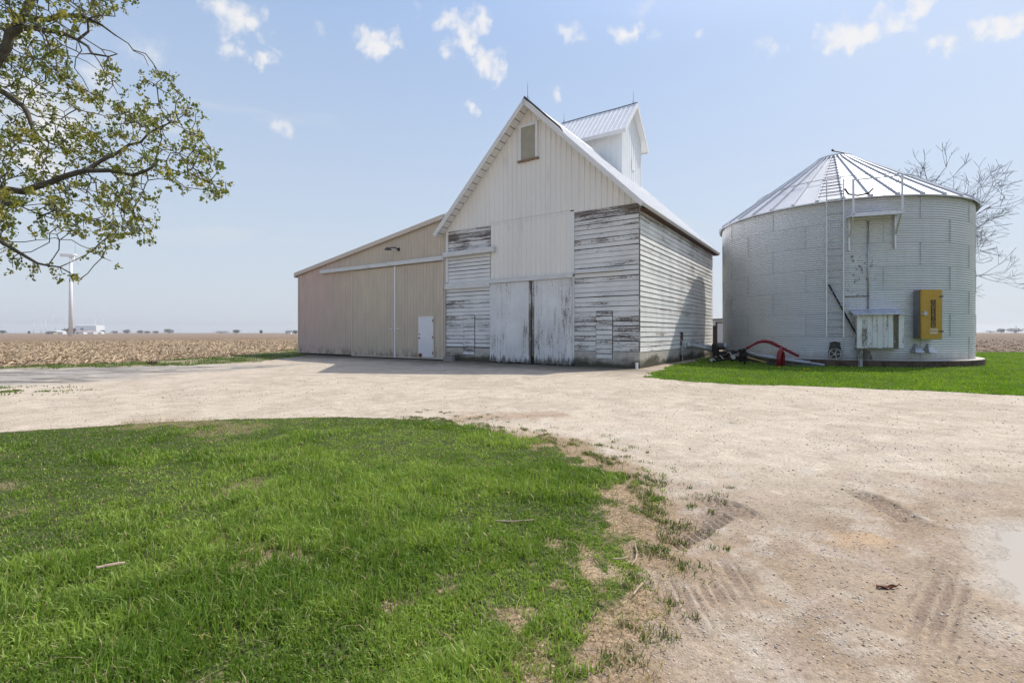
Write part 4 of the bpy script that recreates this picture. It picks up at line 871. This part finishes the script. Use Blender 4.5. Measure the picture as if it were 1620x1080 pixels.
chain([at(-120, 330, 5.1), at(-40, 306, 5.1), at(0, 298, 5.1), at(35, 303, 5.1), at(62, 295, 5.1), at(98, 280, 5.1), at(140, 270, 5.15), at(175, 270, 5.2), at(207, 277, 5.2), at(232, 272, 5.2), at(243, 264, 5.2), at(247, 245, 5.25), at(255, 235, 5.3)], near(tuple(TB+Vector((.1, .05, 2.0)))), .048, .006)
chain([at(160, 255, 5.2), at(181, 241, 5.25), at(200, 233, 5.3), at(218, 223, 5.35), at(250, 200, 5.4), at(285, 190, 5.4)], near(tuple(at(140, 270, 5.15))), .022, .006)
chain([at(-160, 260, 4.9), at(-60, 160, 4.9), at(0, 88, 4.9), at(20, 52, 4.9), at(36, 28, 4.9), at(48, 0, 4.95), at(60, -60, 5), at(90, -160, 5.2)], near(tuple(TB+Vector((.1, .02, 2.6)))), .056, .026)
chain([at(60, 30, 4.9), at(95, 29, 4.85), at(135, 27, 4.85), at(165, 42, 4.85), at(182, 52, 4.85), at(203, 70, 4.85)], near(tuple(at(36, 28, 4.9))), .03, .004)
chain([at(55, 43, 4.9), at(85, 48, 4.85), at(108, 55, 4.85), at(122, 64, 4.85), at(150, 86, 4.8), at(172, 91, 4.8), at(184, 86, 4.8)], near(tuple(at(22, 50, 4.9))), .03, .004)
chain([at(135, 50, 4.85), at(143, 37, 4.85), at(160, 28, 4.85), at(180, 20, 4.9)], near(tuple(at(122, 62, 4.85))), .012, .004)
chain([at(-60, 120, 5.6), at(0, 140, 5.5), at(24, 160, 5.5), at(44, 180, 5.45), at(50, 200, 5.4)], near(tuple(TB+Vector((.1, .0, 3.2)))), .05, .018)
chain([at(-40, 310, 4.6), at(0, 313, 4.5), at(20, 324, 4.5)], near(tuple(at(-120, 330, 5.1))), .05, .03)
chain([at(-60, 370, 5), at(0, 380, 5), at(30, 402, 5), at(60, 416, 5), at(95, 425, 5), at(125, 442, 5)], near(tuple(TB+Vector((.05, .02, 1.4)))), .03, .004)
# grow towards the leaves
alive = np.ones(len(ATT), bool); Nn = np.array(nodes); nd = np.full(len(ATT), 1e9); ni = np.zeros(len(ATT), int)
def upd(s):
    global nd, ni
    Q_ = np.array(nodes[s:]); d = np.linalg.norm(ATT[:, None]-Q_[None], axis=2); m_ = d.min(1); j = d.argmin(1); bt = m_ < nd; nd = np.where(bt, m_, nd); ni = np.where(bt, j+s, ni)
upd(0)
for it in range(70):
    alive &= nd > .10
    if not alive.any(): break
    s = len(nodes); A = np.where(alive & (nd < 2.5))[0]; dv = ATT[A]-np.array(nodes)[ni[A]]; dv /= np.linalg.norm(dv, axis=1)[:, None]
    for nidx in np.unique(ni[A]):
        v = dv[ni[A] == nidx].mean(0)+rng.normal(0, .22, 3)+np.array([0, 0, -.05]); v /= np.linalg.norm(v)+1e-9
        nodes.append(tuple(np.array(nodes[nidx])+v*.10)); par.append(int(nidx)); minr.append(0.)
    upd(s)
n = len(nodes); load = np.full(n, .0030**2.2)
for i in range(n-1, -1, -1):
    if par[i] >= 0: load[par[i]] += load[i]*.55
rad = np.maximum(np.minimum(load**(1/2.2), .014), np.array(minr)); O = np.array(TB)
V_, q = tube_graph(np.array(nodes)-O, par, rad, 6); np_mesh('trunk', V_, q, M['bark'], parent=lt, smooth=True)
vis = ATT[:len(ATT)-500]; LP = np.concatenate([vis, ATT[-500:]]); mids = np.array(nodes)[rng.integers(600, n, 900)]; mids = mids[mids[:, 2] > 1.9]; mx, my = CX+F*mids[:, 0]/mids[:, 1], HY-F*(mids[:, 2]-HC)/mids[:, 1]; mids = mids[~((mx > 96) & (mx < 134) & (my > 372))]
V_, t, c = leaf_cloud(np.concatenate([LP, mids])-O-np.array([0, 0, .015]), 11, .019, .036, [(.20, .22, .045), (.27, .27, .06), (.16, .19, .05), (.36, .32, .07), (.20, .24, .06)], .45)
np_mesh('leaves', V_, np.zeros((0, 4), int), M['leaf'], tris=t, col=c, parent=lt)

# bare tree behind the bin
def bare_tree(base, H, spread, seed, levels=6):
    rs = random.Random(seed); N_ = []; P_ = []; Rr = []
    def grow(p, d, L, r, par_, lv):
        k = max(3, int(L/.45)); cur = Vector(p); idx = par_
        for i in range(k):
            d = (d+Vector((rs.gauss(0, .10), rs.gauss(0, .10), rs.gauss(.02, .07)))).normalized(); cur = cur+d*(L/k); N_.append(tuple(cur)); P_.append(idx); idx = len(N_)-1; Rr.append(r*(1-.45*(i+1)/k))
            if lv < levels and i >= k*.3 and rs.random() < (.66 if lv > 0 else .95):
                a = rs.random()*6.28; o = d.orthogonal().normalized(); o = (o*math.cos(a)+d.cross(o)*math.sin(a)); dd = (d*rs.uniform(.55, .9)+o*rs.uniform(.55, .95)*spread+Vector((0, 0, .10 if lv > 1 else .0))).normalized()
                grow(cur, dd, L*rs.uniform(.45, .72), r*(1-.45*i/k)*.58, idx, lv+1)
        if lv < levels: 
            for _ in range(2): grow(cur, (d+Vector((rs.gauss(0, .45), rs.gauss(0, .45), rs.gauss(.05, .3)))).normalized(), L*rs.uniform(.5, .7), r*.5, idx, lv+1)
    N_.append((0, 0, 0)); P_.append(-1); Rr.append(.27); grow((0, 0, 0), Vector((0, 0, 1)), H*.42, .27, 0, 0); return N_, P_, np.maximum(np.array(Rr)*.9, .009)
bt = empty('bare_tree', (34.0, 43, 0), .6, 'leafless tree with fine grey twigs behind the grain bin', 'tree')
N_, P_, Rr = bare_tree((0, 0, 0), 17.6, 1.1, 5, 5); V_, q = tube_graph(N_, P_, Rr, 4); np_mesh('trunk', V_, q, M['bark_far'], parent=bt)

# ------------------------------------------------------------------ far things
def gz(X, Y): return float(far_z(np.array([X]), np.array([Y]))[0])
def turbine(px, py_top, Y, hub_r, yaw, rot, label, group=None, bl=None, det=True):
    X = ray(px)*Y; z0 = gz(X, Y); zt_ = (HY-py_top)/F*Y+HC; H = zt_-z0
    t = empty('wind_turbine', (X, Y, z0), yaw, label, 'wind turbine', group)
    b = MB(); b.tube([(0, 0, -.5), (0, 0, H*.5), (0, 0, H-.8)], [hub_r, hub_r*.82, hub_r*.6], 20); b.build('tower', M['turbine'], t, True)
    s = hub_r/1.9; b = MB(); b.box(-8.2*s, 2.2*s, -1.5*s, 1.5*s, H-1.2*s, H+2.0*s); b.build('nacelle', M['turbine'], t, bevel=.35*s)
    b = MB(); b.M = Matrix.Translation((3.2*s, 0, H+.5*s)) @ Matrix.Rotation(R(90), 4, 'Y'); b.lathe([(1.5*s, -1.2*s), (1.6*s, 0), (1.2*s, 1.2*s), (.5*s, 2.0*s), (.0, 2.2*s)], 14); b.build('hub', M['turbine'], t, True)
    bl = bl or 10*hub_r
    for k in range(3):
        b = MB(); b.M = Matrix.Translation((3.4*s, 0, H+.5*s)) @ Matrix.Rotation(rot+k*2*math.pi/3, 4, 'X')
        secs = [(0, .55), (.08, .6), (.2, 1.25), (.45, .9), (.75, .55), (1., .15)]; vs = []; fs = []
        for f_, w in secs:
            for (cx_, cy_) in ((.22, -.6), (.30, .2), (0, 1.0), (-.22, .2)): vs.append((cx_*s*max(w, .25)+.9*s*f_*f_, cy_*w*s, f_*bl))
        for i in range(len(secs)-1):
            for j in range(4): fs.append((4*i+j, 4*i+(j+1) % 4, 4*i+4+(j+1) % 4, 4*i+4+j))
        fs.append((20, 21, 22, 23)); b.add(vs, fs); b.build('blade', M['turbine'], t, True)
    return t
turbine(112, 404.5, 480, 1.85, R(34), R(4), 'large white wind turbine standing in the stubble field at left', None, 18.)
ftxt = ['tiny far turbine at the left edge of the horizon', 'tiny far turbine left of the two close together turbines', 'left one of two tiny far turbines standing close together', 'right one of two tiny far turbines standing close together', 'tiny far turbine above the low white farm building',
        'tiny far turbine just left of the pale block tower line', 'tiny far turbine at the right end of the pale block', 'tiny far turbine above the row of round trees', 'tiny far turbine at the right end of the round trees', 'tiny far turbine just left of the tan shed']
for i, (px, py) in enumerate([(2, 516), (53, 509.5), (65, 508.5), (72, 507), (88, 504.5), (151, 505), (162.5, 504), (229, 515.5), (264, 515), (456, 510)]):
    turbine(px, py, 3000+60*i, 2.2, rng.uniform(-.9, .9), rng.uniform(0, 2), ftxt[i], 'far wind turbines on the horizon', 36.)
def far_tree(px, py_base, wpx, hpx, Y, label, col, name='far_tree', bare_=False, group='trees on the horizon'):
    X = ray(px)*Y; z0 = gz(X, Y); s = Y/F; H = hpx*s+max(0, (HY-py_base)/F*Y+HC-z0)*0; W = wpx*s/2
    t = empty(name, (X, Y, z0), 0, label, 'tree', group); b = MB(); b.tube([(0, 0, -.3), (.05*W, 0, H*.35), (0, 0, H*.7)], [.05*H, .035*H, .012*H], 6)
    for k in range(5): a = k*1.3; b.tube([(0, 0, H*(.25+.06*k)), (W*.6*math.cos(a), W*.6*math.sin(a), H*(.5+.08*k))], [.02*H, .006*H], 5)
    b.build('trunk', M['bark_far'], t)
    n = 150; p = rng.normal(0, 1, (n, 3)); p = p/np.linalg.norm(p, axis=1)[:, None]*(rng.random((n, 1))**.33)*np.array([W, W, H*.42])*(.75+.4*rng.random((n, 1)))+np.array([0, 0, H*.58])
    V_, tr_, c = leaf_cloud(p, 5, H*.05, H*.13, [col, tuple(q*1.25 for q in col), tuple(q*.75 for q in col)], 0); np_mesh('crown', V_, np.zeros((0, 4), int), M['crown'], tris=tr_, col=c, parent=t)
GY_ = (.20, .19, .17); GN = (.06, .08, .04); RD = (.17, .10, .07)
for a in [(4, 527, 12, 6, 1250, 'dark low tree at the left end of the horizon', GN), (46, 527, 3, 5, 1250, 'slim little tree on the horizon left of the white turbine', GY_), (106, 527, 13, 9, 1200, 'brown tree right behind the white turbine tower at left', (.16, .13, .10)), (117, 527, 5, 9, 1220, 'narrow brown tree just right of the turbine tower', (.16, .12, .10)),
          (162, 527, 8, 6, 1250, 'low brown tree at the right end of the white farmyard', (.18, .15, .12)), (181, 528, 10, 5, 1300, 'leftmost of the pale round trees right of the farmyard', GY_), (201, 528, 10, 7, 1300, 'tall rounded second tree of the pale row', GY_), (222, 528, 9, 6, 1310, 'third tree of the pale row of round trees', GY_),
          (233, 528, 8, 5, 1310, 'fourth tree of the pale row of round trees', GY_), (246, 528, 9, 5, 1320, 'fifth small tree of the pale round row', GY_), (267, 528, 14, 8, 1300, 'largest pale round tree at the right end of the row', GY_), (350, 528, 22, 5, 1300, 'wide low reddish tree on the horizon', RD), (374, 528, 11, 7, 1250, 'dark green tree right of the reddish one', GN), (413, 528, 4, 6, 1300, 'small blue-grey tree between dark tree and shed', (.10, .12, .12)),
          (467, 528, 12, 6, 1200, 'dark green tree touching the left wall of the tan shed', GN), (1567, 527, 18, 4, 1200, 'low grey tree on the right horizon nearest the bin', (.16, .15, .14)), (1584, 527, 12, 7, 1200, 'round grey tree in the middle of the right horizon', (.12, .12, .10)), (1606, 527, 20, 8, 1150, 'wide dark tree at the far right of the horizon', (.09, .10, .07))]:
    far_tree(*a[:6], a[6])
def far_house(px0, px1, hpx, Y, label, wall, roofc, name='farm_building', rise=.35):
    X0, X1 = ray(px0)*Y, ray(px1)*Y; z0 = gz((X0+X1)/2, Y); H = hpx*Y/F; W = X1-X0
    t = empty(name, ((X0+X1)/2, Y, z0), 0, label, 'building'); b = MB(); b.box(-W/2, W/2, 0, W*.5, -.5, H*(1-rise)); b.build('wall', wall, t)
    b = MB(); h1 = H*(1-rise); b.add([(-W/2-.3, -.4, h1), (W/2+.3, -.4, h1), (W/2+.3, W*.5+.4, h1), (-W/2-.3, W*.5+.4, h1), (-W/2-.3, W*.25, H), (W/2+.3, W*.25, H)], [(0, 1, 5, 4), (2, 3, 4, 5), (1, 2, 5), (3, 0, 4), (3, 2, 1, 0)]); b.build('roof', roofc, t)
    b = MB(); b.box(-W*.25, -W*.1, -.06, -.01, 0, h1*.7); b.build('door', M['dgrey'], t)
w_pale = simple('pale_tower_sheet', (.82, .85, .88), .7, var=.03); tanp = simple('far_tan_wall', (.45, .40, .28), .8)  # plant sheet paled towards sky colour in place of distant haze
far_house(72, 85, 4.5, 1100, 'low tan and dark building at the left of the white farmyard', tanp, M['dgrey'])
far_house(85, 99, 5.5, 1120, 'low white shed left of the turbine tower', M['white'], M['white'])
far_house(118, 132, 5.5, 1180, 'white farm building just right of the turbine tower', M['white'], simple('far_red_roof', (.42, .30, .27), .8))
far_house(132, 148, 5.0, 1200, 'middle white farm building with a pinkish roof', M['white'], simple('far_pink_roof', (.52, .43, .40), .8))
far_house(148, 160, 4.2, 1220, 'lowest white farm building beside the brown tree', M['white'], M['white'])
far_house(451, 460, 5, 1250, 'small white house beside the tan shed wall', M['white'], M['dgrey'])
far_house(119, 152, 13., 2600, 'tall pale boxy plant building rising behind the farmyard', w_pale, w_pale, 'plant_building', .05)
X = ray(1607.5)*700; pl_ = empty('utility_pole', (X, 700, gz(X, 700)), 0, 'thin utility pole on the right horizon', 'pole'); b = MB(); b.tube([(0, 0, -.5), (0, 0, 10.8)], [.22, .16], 8); b.build('pole', M['bark_far'], pl_); b = MB(); b.box(-1.6, 1.6, -.1, .1, 9.9, 10.15); b.build('crossarm', M['bark_far'], pl_)

hm = bpy.data.materials.new('haze'); hm.use_nodes = True; hm.node_tree.nodes.clear(); ho = hm.node_tree.nodes.new('ShaderNodeOutputMaterial'); hv = hm.node_tree.nodes.new('ShaderNodeVolumePrincipled')
hv.inputs['Color'].default_value = (.97, .98, 1, 1); hv.inputs['Density'].default_value = .00015; hv.inputs['Anisotropy'].default_value = .2; hm.node_tree.links.new(hv.outputs[0], ho.inputs['Volume'])
b = MB(); b.box(-9500, 9500, -9500, 9500, -4.5, 130); o = b.build('haze', hm); tag(o, kind='stuff')
# ------------------------------------------------------------------ small things on the ground
def dandelion(px, py, label, r=.045, group='dandelions in the side lawn'):
    x, y = gp(px, py); t = empty('dandelion', (x, y, 0), 0, label, 'flower', group); b = MB(); b.tube([(0, 0, 0), (.01, 0, .10)], .006, 5); b.build('stem', M['stem'], t)
    b = MB(); b.M = Matrix.Translation((.01, 0, .10)); b.lathe([(0, -.01), (r*.6, .0), (r, .015), (r*.7, .03), (0, .032)][1:], 10); b.build('flower_head', M['petal'], t)
dandelion(1232, 585, 'yellow dandelion right below the red auger upright', .034); dandelion(1272, 588.5, 'left of two close dandelions right of the red upright', .030); dandelion(1277.5, 588, 'right of two close dandelions right of the red upright', .036)
dandelion(1591, 574, 'left dandelion of the pair right of the bin', .034); dandelion(1597, 573.5, 'right dandelion of the pair right of the bin', .034); dandelion(1079, 577, 'lone dandelion by the tip of the lawn near the barn wall', .030)
def leafmesh(name, x, y, rz, L, W, mat, label, cat):
    b = MB(); z = float(height(np.array([x]), np.array([y]))[0])+.001; b.M = Matrix.Translation((x, y, z)) @ Matrix.Rotation(rz, 4, 'Z'); n = 8; vs = []; fs = []
    for i in range(n+1):
        t = i/n; w = W*math.sin(math.pi*min(.98, t*.92+.06))*(.8+.25*math.sin(i*2.1)); vs += [(L*(t-.5), -w/2, .008*math.sin(i*1.1)+.012), (L*(t-.5), 0, .006*math.sin(i)), (L*(t-.5), w/2, .009*math.cos(i*.9)+.01)]
    for i in range(n): a = 3*i; fs += [(a, a+3, a+4, a+1), (a+1, a+4, a+5, a+2)]
    b.add(vs, fs); b.tube([(L*.5, 0, .01), (L*.75, .01, .02)], .003, 5); o = b.build(name, mat, smooth=True); tag(o, label, cat)
leafmesh('dead_leaf', *gp(1402, 931), .0, .11, .035, M['deadleaf'], 'curled dark brown dead leaf lying on the packed gravel', 'leaf')
def twig(pts, r, label):
    P = [gp(*p) for p in pts]; P = [(x, y, float(height(np.array([x]), np.array([y]))[0])+r+.01) for x, y in P]; b = MB(); b.tube(P, [r*(1-.5*i/len(P)) for i in range(len(P))], 6); o = b.build('twig', M['twig']); tag(o, label, 'twig', 'twigs on the ground')
twig([(1004, 866), (1008, 880), (1006, 890), (999, 899)], .007, 'bent pale twig upright in view at the lawn edge')
twig([(970, 889), (985, 888), (994, 886)], .006, 'short straight twig just left of the bent one')
twig([(1017, 928), (1009, 937), (1002, 947)], .007, 'pale twig lowest at the lawn edge below the bent one')
twig([(783, 829), (810, 830), (845, 828)], .006, 'long thin pale twig lying in the lawn grass')
x, y = gp(175, 914); b = MB(); b.M = Matrix.Translation((x, y, .075)) @ Matrix.Rotation(.9, 4, 'Z') @ Matrix.Rotation(.15, 4, 'Y'); b.box(-.065, .065, -.010, .010, -.004, .004); b.box(-.03, .05, -.008, .008, .004, .007); o = b.build('wood_chip', M['twig'], bevel=.003); tag(o, 'flat tan splinter of wood lying on the lawn at left', 'wood chip')
x, y = gp(241, 576.5); b = MB(); 
for k in range(26): a = rng.random()*6.28; r_ = rng.random()*.22; b.tube([(x+r_*.5*math.cos(a), y+r_*.5*math.sin(a), -.02), (x+r_*1.3*math.cos(a), y+r_*1.3*math.sin(a), .06+.16*rng.random())], [.035, .008], 4)
o = b.build('dead_weed', simple('dead_weed_brown', (.13, .09, .06), .95)); tag(o, 'small dark brown dead weed clump at the edge of the stubble field', 'weed')

# ------------------------------------------------------------------ camera, sky, sun
cam = bpy.data.cameras.new('camera'); cam.lens = F/1620*36; cam.sensor_width = 36; cam.shift_y = -(540-HY)/1620; cam.clip_end = 20000; cam.clip_start = .05
co = bpy.data.objects.new('camera', cam); COL.objects.link(co); co.location = (0, 0, HC); co.rotation_euler = (R(90), 0, 0); sc.camera = co
sd = Vector((.63, .36, 1)).normalized(); EL = math.asin(sd.z); AZS = math.atan2(sd.x, sd.y)
s = bpy.data.lights.new('sun', 'SUN'); s.energy = 2.7; s.angle = R(.5); s.color = (1, .95, .87); so = bpy.data.objects.new('sun', s); COL.objects.link(so); so.rotation_euler = (-sd).to_track_quat('-Z', 'Y').to_euler(); so.location = (20, 10, 40)
W = bpy.data.worlds.new('World'); sc.world = W; W.use_nodes = True; nt = W.node_tree; bg = nt.nodes['Background']
class Wn(Mt):
    def __init__(s): s.nt = nt
w = Wn(); sky = nt.nodes.new('ShaderNodeTexSky'); sky.sky_type = 'NISHITA'; sky.sun_disc = False; sky.sun_elevation = EL; sky.sun_rotation = AZS; sky.air_density = 1.0; sky.dust_density = 2.2; sky.ozone_density = 1.6; sky.altitude = 200
d = w.co(kind='Generated')
def vm(op, a, b_=None):
    t = nt.nodes.new('ShaderNodeVectorMath'); t.operation = op; w.lk(t.inputs[0], a)
    if b_ is not None: w.lk(t.inputs[1], b_)
    return t.outputs['Value' if op in ('DISTANCE', 'LENGTH', 'DOT_PRODUCT') else 'Vector']
wob = w.noise(d, 16., 6., .6, True); wob = vm('SUBTRACT', wob, (.5, .5, .5)); sc_ = nt.nodes.new('ShaderNodeVectorMath'); sc_.operation = 'SCALE'; nt.links.new(wob, sc_.inputs[0]); sc_.inputs['Scale'].default_value = .10
dd = vm('ADD', d, sc_.outputs[0])
CL = [(345, 10, 26, 1), (375, 30, 30, 1), (400, 45, 22, .9), (420, 25, 18, .6), (360, 72, 22, .75), (380, 88, 16, .7), (415, 98, 16, .9), (432, 80, 12, .5), (500, 50, 18, .45), (585, 62, 20, .8), (608, 75, 24, 1), (628, 68, 16, .7), (560, 58, 14, .5),
      (715, 40, 24, 1), (738, 58, 24, 1), (760, 35, 20, .9), (705, 80, 18, .7), (765, 98, 24, 1), (785, 112, 16, .8), (740, 95, 14, .6), (895, 48, 18, .75), (912, 60, 12, .5), (985, 52, 22, .95), (1005, 45, 18, .9), (1045, 48, 14, .5), (1110, 48, 14, .6),
      (755, 170, 14, .8), (885, 153, 14, .7), (450, 207, 18, .75), (1200, 72, 18, .5), (1225, 82, 16, .65), (1255, 70, 18, .7), (1315, 45, 20, .9), (1340, 55, 28, 1.05), (1375, 50, 24, .95), (1345, 72, 18, .9), (1425, 22, 22, .75), (1395, 18, 14, .6), (1490, 58, 20, .8), (1515, 65, 18, .8),
      (1570, 38, 20, .9), (1600, 42, 24, .95), (1460, 0, 22, .8), (1500, 110, 16, .4), (215, 85, 40, .5), (155, 130, 36, .6), (120, 60, 30, .4), (90, 200, 40, .8), (40, 150, 40, .8), (60, 250, 46, .8), (20, 60, 40, .5), (1030, 5, 26, .45), (660, 8, 20, .35)]
acc = None
for px, py, rad, am in CL:
    v = Vector((ray(px), 1, (HY-py)/F)); an = rad*1.35/F/v.length*(.75); v.normalize()
    f = w.mr(vm('DISTANCE', dd, tuple(v)), 0., an*1.55, am, 0., True); acc = f if acc is None else w.ma('MAXIMUM', acc, f)
det = w.noise(d, 34., 8., .62); m1 = w.mr(w.ma('ADD', acc, w.ma('MULTIPLY', w.ma('SUBTRACT', det, .5), 1.1)), .14, 1.0, 0., 1.)
m1 = w.ma('MULTIPLY', m1, w.mr(acc, .0, .25))
z = w.xyz(d)
st = w.noise(w.co((1.6, 1.6, 9.), kind='Generated'), 1.6, 5., .5); low = w.ma('MULTIPLY', w.mr(z[2], .02, .18), w.mr(z[2], .55, .28)); m2 = w.ma('MULTIPLY', w.mr(st, .44, .66, 0., .8), low)
hz_ = w.mr(z[2], .62, .0, .0, .9, False)
c0 = w.mix(w.mr(z[2], .72, .46, .0, .72), sky.outputs[0], (1.55, 2.25, 3.5)); c1 = w.mix(w.ma('MAXIMUM', m2, hz_), c0, (3.05, 3.33, 3.55))
c1 = w.mix(w.ma('MULTIPLY', m1, .92), c1, (4.1, 4.05, 4.05))
nt.links.new(c1, bg.inputs[0]); bg.inputs[1].default_value = .15
sc.view_settings.view_transform = 'Standard'; sc.view_settings.look = 'None'; sc.view_settings.exposure = .58; sc.view_settings.gamma = 1
sc.render.engine = 'CYCLES'; sc.cycles.max_bounces = 6; sc.cycles.use_denoising = True
